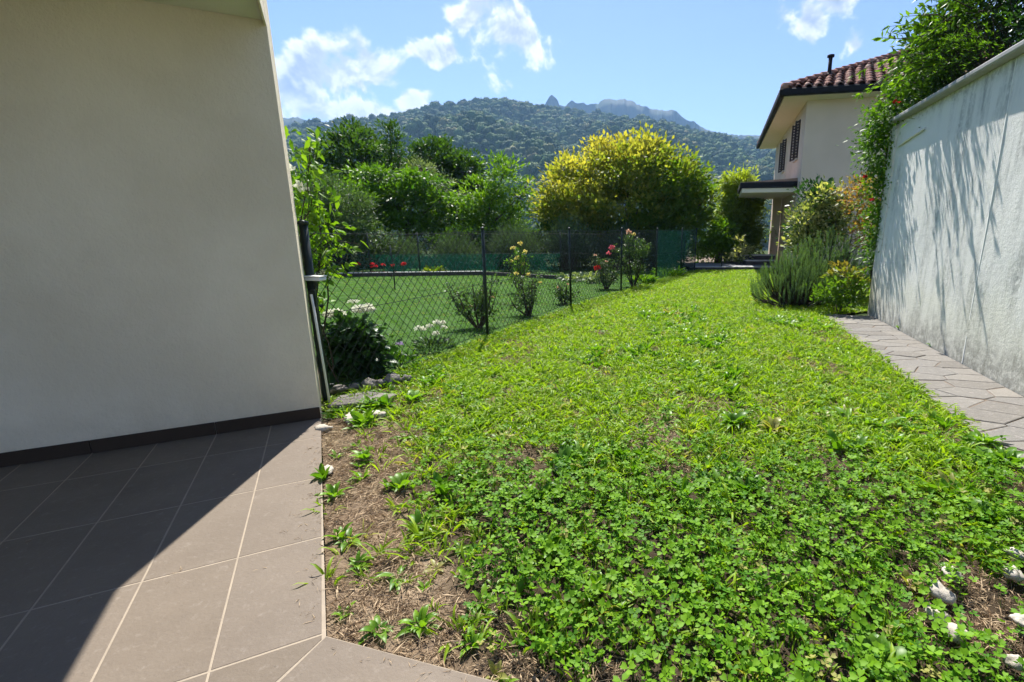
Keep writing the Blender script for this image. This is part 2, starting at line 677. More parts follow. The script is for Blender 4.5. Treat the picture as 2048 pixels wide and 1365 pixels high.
def scatter(name, pts, rot, scl, protos, label, cat, kind='stuff'):
    """one point mesh whose points carry small plants (geometry nodes)"""
    key = name + '_pieces'
    c = bpy.data.collections.new(key)
    for i, p in enumerate(protos):
        p.name = f'{name}_piece_{i:02d}'
        c.objects.link(p)
    me = bpy.data.meshes.new(name)
    n = len(pts)
    me.vertices.add(n)
    me.vertices.foreach_set('co', np.asarray(pts, np.float32).ravel())
    a = me.attributes.new('turn', 'FLOAT_VECTOR', 'POINT')
    a.data.foreach_set('vector', np.asarray(rot, np.float32).ravel())
    a = me.attributes.new('grow', 'FLOAT_VECTOR', 'POINT')
    s = np.asarray(scl, np.float32)
    if s.ndim == 1:
        s = np.repeat(s[:, None], 3, 1)
    a.data.foreach_set('vector', s.ravel())
    a = me.attributes.new('which', 'INT', 'POINT')
    a.data.foreach_set('value', rng.integers(0, len(protos), n).astype(np.int32))
    o = obj(name, me)
    g = bpy.data.node_groups.new(name, 'GeometryNodeTree')
    g.interface.new_socket('Geometry', in_out='INPUT', socket_type='NodeSocketGeometry')
    g.interface.new_socket('Geometry', in_out='OUTPUT', socket_type='NodeSocketGeometry')
    gi = g.nodes.new('NodeGroupInput')
    go = g.nodes.new('NodeGroupOutput')
    ip = g.nodes.new('GeometryNodeInstanceOnPoints')
    ci = g.nodes.new('GeometryNodeCollectionInfo')
    ci.inputs[0].default_value = c
    ci.inputs[1].default_value = True
    ci.inputs[2].default_value = True

    def named(nm, typ):
        nd = g.nodes.new('GeometryNodeInputNamedAttribute')
        nd.data_type = typ
        nd.inputs[0].default_value = nm
        return nd.outputs[0]
    e2r = g.nodes.new('FunctionNodeEulerToRotation')
    g.links.new(named('turn', 'FLOAT_VECTOR'), e2r.inputs[0])
    g.links.new(gi.outputs[0], ip.inputs['Points'])
    g.links.new(ci.outputs[0], ip.inputs['Instance'])
    ip.inputs['Pick Instance'].default_value = True
    g.links.new(named('which', 'INT'), ip.inputs['Instance Index'])
    g.links.new(e2r.outputs[0], ip.inputs['Rotation'])
    g.links.new(named('grow', 'FLOAT_VECTOR'), ip.inputs['Scale'])
    g.links.new(ip.outputs[0], go.inputs[0])
    md = o.modifiers.new('scatter', 'NODES')
    md.node_group = g
    tag(o, label, cat, None, kind)
    return o


def proto(V, F, T, mat):
    return bpy.data.objects.new('piece', mesh('piece', V, F, mat, False, T))


# ================================================================== LARGE STRUCTURE
# ---- lie of the land
# crest of the wooded hill: camera view angles converted from image pixels, in degrees
CREST_VIEW_AZ = [-56.33, -43.08, -34.96, -30.4, -27.47, -24.84, -20.29, -17.39, -15.42, -12.43, -9.9, -7.34, -5.27, 0.0, 5.29, 10.55, 14.16, 17.17, 20.56, 27.32, 36.98, 50.83]
CREST_VIEW_EL = [4.57, 6.55, 7.87, 8.53, 9.37, 10.1, 10.74, 11.64, 12.11, 12.49, 12.51, 12.27, 12.04, 11.62, 10.87, 9.6, 8.86, 8.26, 7.78, 7.08, 5.97, 4.25]
CR_X = [R(a) for a in CREST_VIEW_AZ]
CR_E = [math.tan(R(a)) for a in CREST_VIEW_EL]


def ground_z(x, y):
    x = np.asarray(x, float)
    y = np.asarray(y, float)
    r = np.hypot(x, y)
    az = np.arctan2(x, np.maximum(y, 1e-3))
    # beyond the gardens the land drops into the valley
    d = np.clip((r - 30) / 190, 0, 1)
    z = -0.06 - 24 * d * d * (3 - 2 * d)
    e = np.interp(az, CR_X, CR_E)
    rc = 820 + 140 * (fbm(az * 3 + 9, az * 0, 1.0, 3, 2) - 0.5)
    t = np.clip((r - 260) / (rc - 260), 0, 1)
    prof = t ** 0.85 * (1.0 - 0.12 * np.sin(t * math.pi))
    gully = (fbm(x, y, 1 / 130., 7, 3) - 0.5) * 75 * np.sin(np.clip(t, 0, 1) * math.pi) ** 0.8
    spur = (fbm(az * 400, r * 0.35, 1 / 45., 21, 3) - 0.5) * 40 * np.sin(t * math.pi)
    front = (y > 0)
    hill = (e * rc + EYE + 24 - 6) * prof + gully + spur
    z = z + np.where(front & (r > 260), hill, 0)
    back = np.clip((r - rc) / 400, 0, 1)
    z = np.where(front, z - 160 * back, z)
    return z


def make_ground():
    rs = np.concatenate([[0], np.geomspace(4, 30, 8), np.linspace(36, 250, 22), np.linspace(262, 1000, 90), np.geomspace(1050, 1900, 8)])
    fine = np.linspace(R(-62), R(52), 230)
    rest = np.linspace(R(52), R(298), 40)[1:-1]
    th = np.concatenate([fine, rest])
    Rr, Th = np.meshgrid(rs, th, indexing='ij')
    x, y = Rr * np.sin(Th), Rr * np.cos(Th)
    z = ground_z(x, y)
    n = len(th)
    V = np.stack([x, y, z], -1).reshape(-1, 3)
    i, j = np.meshgrid(np.arange(len(rs) - 1), np.arange(n), indexing='ij')
    j2 = (j + 1) % n
    F = np.stack([i * n + j, i * n + j2, (i + 1) * n + j2, (i + 1) * n + j], -1).reshape(-1, 4)[:, ::-1]
    m, t = new_mat('wooded_ground')
    p = geopos(t)
    c = t.mix(t.noise(p, 0.03, 5), (0.020, 0.038, 0.012), (0.055, 0.080, 0.022))
    finish(t, principled(t, c, 0.95, None, 0.1))
    o = obj('ground', mesh('ground', V, F.copy(), m, True))
    tag(o, kind='structure')


make_ground()


# ---- far rocky ridge
def far_ridge():
    # skyline: image coordinates of its outline turned into camera azimuth and elevation, degrees
    view_az = [-33.81, -32.18, -30.63, -29.03, -27.45, -24.94, -20.36, -15.52, -10.46, -7.34, -5.88, -5.61, -5.39, -5.08, -4.72, -4.41, -4.26, -3.58, -3.31, -2.94, -2.53, -1.79, -1.48, -0.21, 0.05, 0.63, 1.47, 2.1, 2.52, 3.05, 3.47, 3.79, 4.74, 5.79, 7.1, 7.56, 8.19, 8.94, 9.99, 10.52, 12.09, 14.63, 17.34, 19.52, 25.08, 33.29, 46.09]
    view_el = [8.38, 9.51, 9.75, 9.9, 9.54, 9.13, 9.98, 10.71, 11.57, 12.22, 12.35, 12.77, 13.14, 13.33, 13.2, 12.79, 12.38, 12.34, 12.67, 12.86, 12.68, 12.68, 12.5, 12.6, 12.92, 13.06, 12.96, 12.96, 13.04, 12.9, 12.9, 12.57, 12.28, 12.03, 11.86, 11.99, 11.64, 11.06, 10.7, 10.31, 9.65, 9.31, 9.19, 8.85, 7.88, 6.87, 4.66]
    deg = np.arange(view_az[0], view_az[-1], 0.14)
    us = deg * 21.0
    az = np.radians(deg)
    el = np.tan(np.radians(np.interp(deg, view_az, view_el) + (vnoise(us, us * 0, .22, 3) - .5) * .14))
    V = []
    rows = [(0.0, 1330, -60), (0.45, 1400, 0), (0.75, 1450, 0), (0.93, 1482, 0), (1.0, 1500, 0), (0.8, 1550, 0), (0.0, 1750, -60)]
    for k, (h, r, b) in enumerate(rows):
        rr = r + (fbm(us, us * 0 + k * 9, 0.03, 5) - 0.5) * (80 if 0 < k < 4 else 0)
        top = el * 1500 + EYE
        z = top * h + b
        V.append(np.stack([rr * np.sin(az), rr * np.cos(az), z], -1))
    n = len(us)
    V = np.concatenate(V)
    i, j = np.meshgrid(np.arange(len(rows) - 1), np.arange(n - 1), indexing='ij')
    F = np.stack([i * n + j, i * n + j + 1, (i + 1) * n + j + 1, (i + 1) * n + j], -1).reshape(-1, 4)
    m, t = new_mat('ridge_rock')
    p = geopos(t)
    f = t.smooth(t.noise(p, 0.02, 6), 0.42, 0.6)
    finish(t, principled(t, t.mix(f, (0.028, 0.046, 0.030), (0.055, 0.062, 0.055)), 0.95, None, 0.1))
    o = obj('mountain_ridge', mesh('mountain_ridge', V, F, m, False))
    tag(o, kind='structure')


far_ridge()

# ---- outline of the garden on the ground (metres, viewer at the origin looking along +y)
CB = Vector((-1.974, 3.329))                       # foot of the porch wall's free corner
DB = Vector((math.cos(R(28.5)), math.sin(R(28.5))))  # along the porch wall
DA = Vector((DB.y, -DB.x))                         # along the porch edge, towards the viewer
KP = Vector((-0.900, 1.376))                       # where the paving turns
D2 = Vector((0.9615, -0.275)).normalized()
N2 = Vector((D2.y, -D2.x))
FENCE = [(-2.16, 3.75), (-1.406, 6.116), (-0.504, 8.621), (0.453, 10.783), (1.44, 12.917), (2.408, 14.976), (3.05, 16.30)]


def wall_x(y):
    return 4.19 + 0.209 * (y - 7.6)


def path_x(y):
    return 2.36 + 0.2245 * (y - 2.6)


LAWN_FAR = 16.35
lawn_poly = [(CB.x + 0.02, CB.y - 0.03), tuple(KP), tuple(KP + D2 * 2.8), (path_x(0.55), 0.55), (path_x(7.7), 7.7), (4.4, 8.2), (6.6, 8.2), (7.2, LAWN_FAR), (3.06, LAWN_FAR)] + FENCE[:-1][::-1]


def sheet(name, P, z, mat, n=1):
    me = mesh(name, [(p[0], p[1], z) for p in P], [tuple(range(len(P)))], mat)
    return tag(obj(name, me), kind='structure')


def soil_mat():
    m, t = new_mat('soil')
    p = geopos(t)
    a = t.noise(p, 2.2, 6, 0.65)
    b = t.noise(p, 38, 5, 0.7)
    c = t.ramp(a, [(0.30, (0.070, 0.048, 0.032)), (0.46, (0.215, 0.155, 0.105)), (0.66, (0.360, 0.275, 0.190))])
    c = t.mix(t.math('MULTIPLY', b, 0.6), c, (0.08, 0.058, 0.035))
    sp_ = t.n('ShaderNodeSeparateXYZ')
    t.put(sp_.inputs[0], p)
    clover_shade = t.math('MULTIPLY', t.smooth(t.math('ADD', t.math('ADD', t.math('MULTIPLY', sp_.outputs[0], DB.x), t.math('MULTIPLY', sp_.outputs[1], DB.y)), t.math('MULTIPLY', a, -.5)), CB.dot(DB) + .02, CB.dot(DB) + .32), t.smooth(sp_.outputs[1], 3.4, 2.4))
    c = t.mix(t.math('MULTIPLY', clover_shade, .85), c, (0.030, 0.022, 0.014))  # shade between the clover leaves, painted into the soil colour
    moss = t.smooth(t.math('ADD', sp_.outputs[1], t.math('MULTIPLY', a, 4.0)), 4.2, 7.5)
    c = t.mix(t.math('MULTIPLY', moss, 0.75), c, (0.07, 0.10, 0.018))
    finish(t, principled(t, c, 0.95, t.bump(b, 0.9, 0.02), 0.1))
    return m


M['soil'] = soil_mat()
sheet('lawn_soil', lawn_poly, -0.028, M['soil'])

# neighbour's mown lawn
m, t = new_mat('mown_turf')
p = geopos(t)
c = t.mix(t.noise(p, 1.2, 5), (0.035, 0.100, 0.012), (0.075, 0.160, 0.020))
c = t.mix(t.math('MULTIPLY', t.noise(p, 90, 3), 0.5), c, (0.02, 0.055, 0.01))
finish(t, principled(t, c, 0.9, t.bump(t.noise(p, 140, 2), 0.8, 0.02), 0.15))
M['mown_turf'] = m
NB = [(-2.23, 3.72)] + [(x - 0.06, y) for x, y in FENCE[1:]] + [(2.9, 17.5), (-14, 17.5), (-14, 4.6)]
sheet('neighbour_lawn', NB, -0.022, M['mown_turf'])


# ---- porch paving: rectified stoneware tiles, each its own piece
def tile_mat():
    m, t = new_mat('stoneware')
    p = geopos(t)
    rnd = t.n('ShaderNodeObjectInfo').outputs['Random']
    a = t.noise(p, 3.0, 6, 0.6)
    c = t.mix(a, (0.098, 0.075, 0.054), (0.195, 0.160, 0.124))
    c = t.mix(t.math('MULTIPLY', rnd, 0.35), c, (0.190, 0.158, 0.130))
    big = t.smooth(t.noise(p, 1.1, 4, 0.6), 0.35, 0.65)
    c = t.mix(t.math('MULTIPLY', big, 0.4), c, (0.205, 0.165, 0.125))
    dust = t.smooth(t.noise(p, 26, 6, 0.75), 0.52, 0.72)
    c = t.mix(t.math('MULTIPLY', dust, 0.30), c, (0.30, 0.26, 0.22))
    dots = t.smooth(t.noise(p, 75, 2), 0.70, 0.76)
    c = t.mix(t.math('MULTIPLY', dots, 0.5), c, (0.07, 0.06, 0.05))
    h = t.noise(p, 55, 5, 0.7)
    rough = t.math('ADD', 0.55, t.math('MULTIPLY', t.noise(p, 9, 4), 0.25))
    finish(t, principled(t, c, rough, t.bump(h, 0.4, 0.008), 0.2))
    return m


M['tile'] = tile_mat()
M['grout'] = plain('grout', (0.315, 0.262, 0.200), 0.95, 0.25, 14, 0.4)
M['skirting'] = plain('skirting', (0.045, 0.031, 0.022), 0.7, 0.15, 10, 0.1, 0.15)


def fr(s, t_):
    v = CB + DB * s + DA * t_
    return (v.x, v.y)


patio = sheet('patio', [fr(-0.006, 0.0), fr(-4.2, 0.0), fr(-4.2, 5.2), tuple(KP + D2 * 5.0 + N2 * 3.2), tuple(KP + D2 * 5.0), tuple(KP)][::-1], -0.0014, M['grout'])
# area left of the mitre joint / right of it
mit = Vector((-0.99, 1.10)) - KP
mit.normalize()
ma, mb_ = -mit.y, mit.x                     # normal of the mitre
mc = ma * KP.x + mb_ * KP.y
tk = 0
shared = {}
for i in range(14):
    for j in range(-1, 8):
        s1, s0 = -0.30 * i - (0.0035 if i else 0.001), -0.30 * (i + 1) + 0.0035
        t0, t1 = 0.378 + 0.612 * j + 0.004, 0.378 + 0.612 * (j + 1) - 0.004
        t0 = max(t0, 0.006)
        P = [fr(s0, t0), fr(s0, t1), fr(s1, t1), fr(s1, t0)]
        if area(P) < 0:
            P = P[::-1]
        a_, b_, c_ = ma, mb_, mc
        # keep the side of the mitre that holds the porch
        far_pt = fr(-2, 1)
        if ma * far_pt[0] + mb_ * far_pt[1] > mc:
            a_, b_, c_ = -ma, -mb_, -mc
        if t1 > 2.1:
            P = clean(clip(P, a_, b_, c_ - 0.002)) if clip(P, a_, b_, c_ - 0.002) else []
        if len(P) < 3 or abs(area(P)) < 0.003:
            continue
        cx, cy2 = sum(q[0] for q in P) / len(P), sum(q[1] for q in P) / len(P)
        loc = [(q[0] - cx, q[1] - cy2) for q in P]
        key = (len(P), round(area(P), 3))
        if len(P) == 4 and key not in shared:
            shared[key] = MB().poly(loc, -0.02, 0.0, 0.0016).mesh('tile', M['tile'])
        me = shared[key] if len(P) == 4 and abs(area(P) - 0.293 * 0.604) < 1e-3 else MB().poly(loc, -0.02, 0.0, 0.0016).mesh('tile', M['tile'])
        obj('tile', me, patio, (cx, cy2, 0.0))
for i in range(-1, 5):
    for j in range(5):
        o0 = KP + D2 * (0.92 * i + 0.002) + N2 * (0.46 * j + 0.002)
        P = [o0, o0 + D2 * 0.916, o0 + D2 * 0.916 + N2 * 0.456, o0 + N2 * 0.456]
        P = [(q.x, q.y) for q in P]
        if area(P) < 0:
            P = P[::-1]
        a_, b_, c_ = ma, mb_, mc
        if ma * 1.0 + mb_ * 0.5 > mc:
            a_, b_, c_ = -ma, -mb_, -mc
        P = clip(P, a_, b_, c_ - 0.002)
        P = clean(P) if len(P) >= 3 else []
        if len(P) < 3 or area(P) < 0.004:
            continue
        cx, cy2 = sum(q[0] for q in P) / len(P), sum(q[1] for q in P) / len(P)
        obj('tile', MB().poly([(q[0] - cx, q[1] - cy2) for q in P], -0.02, 0.0, 0.0016).mesh('tile', M['tile']), patio, (cx, cy2, 0.0))

# ---- the house with the porch: wing wall, ceiling slab, skirting
ZS = 2.494
ph = empty('house_with_porch', (CB.x, CB.y, 0), R(28.5))
tag(ph, 'beige rendered house wall with balcony slab above the dark tiled patio', 'house')
# local axes: x along the wall (free corner at 0), y away from the porch
wv = MB()
wv.box(-7.0, 0.0, 0.0, 0.55, -0.1, 5.8, 0.004)
wv.build('wall', M['near_plaster'], ph)
sl = MB()
sl.box(-6.998, -0.014, -2.3, -0.002, ZS, ZS + 0.26, 0.006)
sl.build('balcony_soffit', M['soffit_plaster'], ph)
lip = MB()
lip.box(-0.0135, -0.001, -2.3, -0.004, ZS - 0.028, ZS + 0.30, 0.002)
lip.build('drip_edge', M['near_plaster'], ph)
bal = MB()
bal.box(-6.996, -0.001, -2.3, -0.003, ZS + 0.302, ZS + 0.36, 0.006)
bal.build('balcony_floor', M['soffit_plaster'], ph)
ss = 0.0
for L_ in (0.6, 0.6, 0.6, 0.6, 0.6, 0.6):
    k = MB()
    k.box(-ss - L_ + 0.002, -ss - 0.002, -0.012, -0.001, 0.001, 0.082, 0.0015)
    k.build('skirting_tile', M['skirting'], ph)
    ss += L_

# ---- retaining wall on the right


def stained_wall():
    m, t = new_mat('stained_plaster')
    co = objco(t)
    sep = t.n('ShaderNodeSeparateXYZ')
    t.put(sep.inputs[0], co)
    x, y, z = sep.outputs
    big = t.noise(co, 0.8, 5, 0.6)
    c = t.mix(big, (0.66, 0.65, 0.61), (0.77, 0.755, 0.71))
    # rain streaks: noise drawn out along the height
    sv = t.n('ShaderNodeCombineXYZ')
    t.put(sv.inputs[0], t.math('MULTIPLY', x, 7.0))
    t.put(sv.inputs[1], t.math('MULTIPLY', y, 7.0))
    t.put(sv.inputs[2], t.math('MULTIPLY', z, 0.8))
    st = t.noise(sv.outputs[0], 1.0, 6, 0.62)
    st = t.math('MULTIPLY', t.smooth(st, 0.42, 0.70), t.smooth(t.noise(co, 0.55, 3), 0.32, 0.56))
    fine = t.noise(co, 22, 5, 0.7)
    st = t.math('MULTIPLY', st, t.smooth(fine, 0.28, 0.62))
    c = t.mix(t.math('MULTIPLY', st, 0.9), c, (0.24, 0.25, 0.24))
    # damp, mouldy foot
    foot = t.math('ADD', z, t.math('MULTIPLY', t.math('SUBTRACT', t.noise(co, 2.6, 6, 0.7), 0.5), 1.1))
    warm = t.smooth(foot, 0.95, 0.35)
    c = t.mix(t.math('MULTIPLY', warm, 0.35), c, (0.62, 0.60, 0.44))
    mould = t.math('MULTIPLY', t.smooth(foot, 0.42, 0.02), t.smooth(t.noise(co, 14, 6, 0.75), 0.30, 0.60))
    c = t.mix(t.math('MULTIPLY', mould, 0.7), c, (0.17, 0.165, 0.135))
    # grime under the coping
    top = t.math('MULTIPLY', t.smooth(t.math('ADD', z, t.math('MULTIPLY', t.noise(co, 5, 5), 0.35)), 2.78, 2.98), t.smooth(fine, 0.35, 0.65))
    c = t.mix(t.math('MULTIPLY', top, 0.5), c, (0.20, 0.19, 0.15))
    h = t.math('ADD', t.noise(co, 60, 4, 0.7), t.math('MULTIPLY', t.noise(co, 14, 4), 0.8))
    finish(t, principled(t, c, 0.9, t.bump(h, 0.38, 0.012), 0.15))
    return m


M['stained'] = stained_wall()
M['coping'] = plain('coping', (0.34, 0.34, 0.335), 0.85, 0.25, 9, 0.4)
WA = math.atan(0.209)                      # the wall leans off the view direction by this bearing
WFAR = (wall_x(7.6), 7.6)
gw = empty('garden_wall', (WFAR[0], WFAR[1], 0), -WA)
tag(gw, 'tall white plastered retaining wall with grey stains beside the stone path', 'wall')
# local: y runs along the wall (0 at its far end, negative towards the viewer), x away from the garden
body = MB()
# slightly uneven face
NYs, NZs = 60, 20
Vv, Ff = [], []
for iz in range(NZs + 1):
    for iy in range(NYs + 1):
        yy_, zz_ = -9.5 * iy / NYs, -0.1 + 2.86 * iz / NZs
        bulge = 0.012 * (mnoise.noise(Vector((yy_ * 0.8, zz_ * 0.9, 3.0)))) + 0.004 * mnoise.noise(Vector((yy_ * 4, zz_ * 4, 9.0)))
        Vv.append((bulge + 0.03 * zz_ / 2.8, yy_, zz_))
for iz in range(NZs):
    for iy in range(NYs):
        a = iz * (NYs + 1) + iy
        Ff.append((a, a + 1, a + NYs + 2, a + NYs + 1))
body.add(Vv, Ff)
body.box(0.08, 0.30, -9.5, -0.004, -0.1, 2.755)
body.build('wall_face', M['stained'], gw, True)
ret = MB()
ret.box(0.0, 5.0, 0.0, 0.25, -0.1, 2.74, 0.02)
ret.build('return_wall', M['stained'], gw)
cp = MB()
cp.box(-0.085, 0.36, -9.5, 0.10, 2.762, 2.815, 0.012)
cp.build('coping', M['coping'], gw)
# raised plaster patch with a horizontal rib near the far corner
rb = MB()
rb.tube([(0.012, -0.12, 2.42), (0.006, -0.5, 2.46), (0.008, -1.0, 2.50)], [0.012, 0.018, 0.01], 6)
rb.build('plaster_rib', M['stained'], gw)
# expansion joint strip
jx = -2.86
jt = MB()
pts = [(0.028 + 0.03 * z / 2.8 - 0.036, jx + 0.045 * (z / 2.7) + 0.006 * math.sin(z * 3), z) for z in np.linspace(0.0, 2.75, 14)]
for pa_, pb_ in zip(pts, pts[1:]):
    V_ = []
    for (qx, qy, qz) in (pa_, pb_):
        V_ += [(qx + 0.012, qy - 0.009, qz), (qx + 0.002, qy - 0.007, qz), (qx + 0.002, qy + 0.007, qz), (qx + 0.012, qy + 0.009, qz)]
    jt.add(V_, [(0, 1, 5, 4), (1, 2, 6, 5), (2, 3, 7, 6)])
M['cable'] = plain('cable', (0.72, 0.72, 0.68), 0.6, 0.15, 10)
cb_ = jt.build('cable', M['cable'], None, True, (WFAR[0], WFAR[1], 0), -WA)
tag(cb_, 'thin pale cable running down the white garden wall', 'cable')
# raised bed behind the wall
tb = obj('raised_bed', mesh('raised_bed', [(0.3, 0.0, 2.45), (5.0, 0.0, 2.45), (5.0, -9.5, 2.45), (0.3, -9.5, 2.45)], [(0, 3, 2, 1)], M['soil']), None, (WFAR[0], WFAR[1], 0), -WA)
tag(tb, kind='structure')


# ---- crazy-paved path along the wall: every flag a piece
def flag_mat():
    m, t = new_mat('porphyry')
    co = objco(t)
    p = geopos(t)
    rnd = t.n('ShaderNodeObjectInfo').outputs['Random']
    c = t.ramp(rnd, [(0.0, (0.135, 0.126, 0.110)), (0.35, (0.210, 0.197, 0.172)), (0.7, (0.175, 0.169, 0.155)), (1.0, (0.260, 0.240, 0.205))])
    a = t.noise(p, 6, 6, 0.65)
    c = t.mix(t.math('MULTIPLY', a, 0.55), c, (0.12, 0.105, 0.095))
    d = t.smooth(t.noise(p, 24, 5, 0.7), 0.5, 0.7)
    c = t.mix(t.math('MULTIPLY', d, 0.35), c, (0.38, 0.34, 0.31))
    h = t.math('ADD', t.noise(p, 16, 6, 0.7), t.math('MULTIPLY', t.noise(p, 70, 3), 0.3))
    finish(t, principled(t, c, 0.75, t.bump(h, 0.55, 0.02), 0.25))
    return m


M['flag'] = flag_mat()
M['mortar'] = plain('mortar', (0.185, 0.140, 0.102), 0.95, 0.3, 18, 0.5)


def voronoi_flags(outline, n, stretch, gap, parent, z1, seed, mat, zvar=0.006):
    r = np.random.default_rng(seed)
    x0, x1 = min(p[0] for p in outline), max(p[0] for p in outline)
    y0, y1 = min(p[1] for p in outline), max(p[1] for p in outline)
    pts = []
    tries = 0
    dmin = 0.8 * math.sqrt(abs(area(outline)) / n)
    while len(pts) < n and tries < 20000:
        tries += 1
        q = (r.uniform(x0, x1), r.uniform(y0, y1))
        if inside(outline, np.array([q[0]]), np.array([q[1]]))[0] and all(math.hypot((q[0] - k[0]) / stretch, q[1] - k[1]) > dmin for k in pts):
            pts.append(q)
    for i, q in enumerate(pts):
        P = list(outline)
        for j, k in enumerate(pts):
            if i == j:
                continue
            # perpendicular bisector in the stretched plane
            sx = 1 / stretch ** 2
            a, b = (k[0] - q[0]) * sx, (k[1] - q[1])
            c = 0.5 * ((k[0] ** 2 - q[0] ** 2) * sx + k[1] ** 2 - q[1] ** 2)
            P = clip(P, a, b, c)
            if len(P) < 3:
                break
        P = clean(P, 0.03) if len(P) >= 3 else []
        if len(P) < 3 or area(P) < 0.004:
            continue
        P = inset(P, gap)
        # chipped, uneven outline
        Q = []
        for a0, b0 in zip(P, P[1:] + P[:1]):
            Q.append(a0)
            L_ = math.dist(a0, b0)
            k = int(L_ / 0.09)
            for s in range(1, k):
                f = s / k
                nx, ny = -(b0[1] - a0[1]) / L_, (b0[0] - a0[0]) / L_
                w_ = r.uniform(0.0, 0.005)
                Q.append((a0[0] + (b0[0] - a0[0]) * f + nx * w_, a0[1] + (b0[1] - a0[1]) * f + ny * w_))
        cx, cy2 = sum(p_[0] for p_ in Q) / len(Q), sum(p_[1] for p_ in Q) / len(Q)
        zt = z1 + r.uniform(-zvar, zvar)
        mbx = MB().poly([(p_[0] - cx, p_[1] - cy2) for p_ in Q], -0.03, 0.0, 0.005)
        o = obj('flagstone', mbx.mesh('flagstone', mat), parent, (cx, cy2, zt))
        o.rotation_euler = (r.uniform(-.006, .006), r.uniform(-.006, .006), 0)


po = [(path_x(7.75), 7.75), (path_x(0.2), 0.2), (wall_x(0.2) - 0.012, 0.2), (wall_x(7.6) - 0.012, 7.6)]
if area(po) < 0:
    po = po[::-1]
path = sheet('path', po, -0.0055, M['mortar'])
voronoi_flags(po, 100, 1.7, 0.0035, path, 0.001, 4, M['flag'], 0.003)

# ---- terrace at the far end of the lawn
M['kerb'] = plain('kerb', (0.055, 0.050, 0.046), 0.85, 0.3, 8, 0.3)
M['pale_stone'] = plain('pale_stone', (0.50, 0.48, 0.45), 0.85, 0.2, 8, 0.3)
kb = MB()
kb.box(3.02, 7.3, LAWN_FAR, LAWN_FAR + 0.10, -0.06, 0.085, 0.01)
o = kb.build('kerb', M['kerb'])
tag(o, kind='structure')
kb = MB()
kb.box(3.02, 7.3, LAWN_FAR - 0.012, LAWN_FAR + 0.112, 0.087, 0.105, 0.004)
kb.build('kerb_cap', M['pale_stone'], o)
ter = sheet('terrace', [(2.95, LAWN_FAR + 0.115), (7.4, LAWN_FAR + 0.115), (8.2, 24.0), (2.95, 24.0)], 0.055, M['mortar'])
M['slate'] = plain('slate', (0.20, 0.205, 0.215), 0.7, 0.25, 5, 0.5)
voronoi_flags([(2.97, LAWN_FAR + 0.12), (7.3, LAWN_FAR + 0.12), (7.45, 18.6), (2.97, 18.6)], 34, 1.3, 0.012, ter, 0.075, 9, M['slate'])
# two low garden steps by the column shrub
stp = empty('garden_steps', (5.55, 17.6, 0.07))
tag(stp, 'low dark garden steps with pale treads at the foot of the columnar shrub', 'steps')
for k in range(2):
    s_ = MB()
    s_.box(-0.45, 0.62, 0.32 * k, 0.32 * k + 0.5, 0.17 * k, 0.17 * k + 0.135, 0.006)
    s_.build('riser', M['kerb'], stp)
    s_ = MB()
    s_.box(-0.47, 0.64, 0.32 * k - 0.02, 0.32 * k + 0.5, 0.17 * k + 0.137, 0.17 * k + 0.165, 0.005)
    s_.build('tread', M['pale_stone'], stp)
ps = MB()
ps.tube([(0, 0, 0), (0, 0, 0.42)], 0.02, 6)
tag(ps.build('bollard_light_post', M['dark_green_metal'], None, False, (4.02, 16.75, 0.07)), 'short thin dark post on the grey stone terrace', 'post')

# ---- neighbour's kerb at the back of the mown lawn
kx = [(-13.5, 13.6), (-7.9, 14.15), (-3.4, 14.85), (-1.2, 13.6), (0.2, 14.6)]
bk = MB()
for a, b in zip(kx, kx[1:]):
    d = Vector((b[0] - a[0], b[1] - a[1], 0))
    nn = Vector((-d.y, d.x, 0)).normalized() * 0.05
    A_, B_ = Vector((a[0], a[1], 0)), Vector((b[0], b[1], 0))
    q = [A_ - nn, B_ - nn, B_ + nn, A_ + nn]
    bk.add([(v.x, v.y, z) for z in (-0.05, 0.075) for v in q], [(0, 3, 2, 1), (4, 5, 6, 7), (0, 1, 5, 4), (1, 2, 6, 5), (2, 3, 7, 6), (3, 0, 4, 7)])
o = bk.build('lawn_kerb', M['kerb'])
tag(o, kind='structure')
bk = MB()
for a, b in zip(kx[:3], kx[1:3]):
    d = Vector((b[0] - a[0], b[1] - a[1], 0))
    nn = Vector((-d.y, d.x, 0)).normalized() * 0.06
    A_, B_ = Vector((a[0], a[1], 0)), Vector((b[0], b[1], 0))
    q = [A_ - nn, B_ - nn, B_ + nn, A_ + nn]
    bk.add([(v.x, v.y, z) for z in (0.077, 0.095) for v in q], [(0, 3, 2, 1), (4, 5, 6, 7), (0, 1, 5, 4), (1, 2, 6, 5), (2, 3, 7, 6), (3, 0, 4, 7)])
bk.build('kerb_cap', M['pale_stone'], o)

# ------------------------------------------------------------------ villa at the end of the garden
va = R(13.2)
vl = empty('villa', (6.02, 15.8, 0), -va)
tag(vl, 'two storey beige villa with terracotta tiled hip roof and black gutters', 'house')
EZ = 5.02
# walls with window openings on the garden side (local x = 0 plane, y away from the viewer)


def wall_with_holes(mb, y0, y1, z0, z1, holes, x, depth):
    ys = sorted({y0, y1} | {h[0] for h in holes} | {h[1] for h in holes})
    zs = sorted({z0, z1} | {h[2] for h in holes} | {h[3] for h in holes})
    for a, b in zip(ys, ys[1:]):
        for c, d in zip(zs, zs[1:]):
            if any(h[0] <= a and b <= h[1] and h[2] <= c and d <= h[3] for h in holes):
                continue
            mb.add([(x, a, c), (x, b, c), (x, b, d), (x, a, d)], [(0, 3, 2, 1)])
    for h in holes:
        a, b, c, d = h
        q = [(x, a, c), (x, b, c), (x, b, d), (x, a, d)]
        r = [(x + depth, *p_[1:]) for p_ in q]
        mb.add(q + r, [(0, 1, 5, 4), (1, 2, 6, 5), (2, 3, 7, 6), (3, 0, 4, 7)])


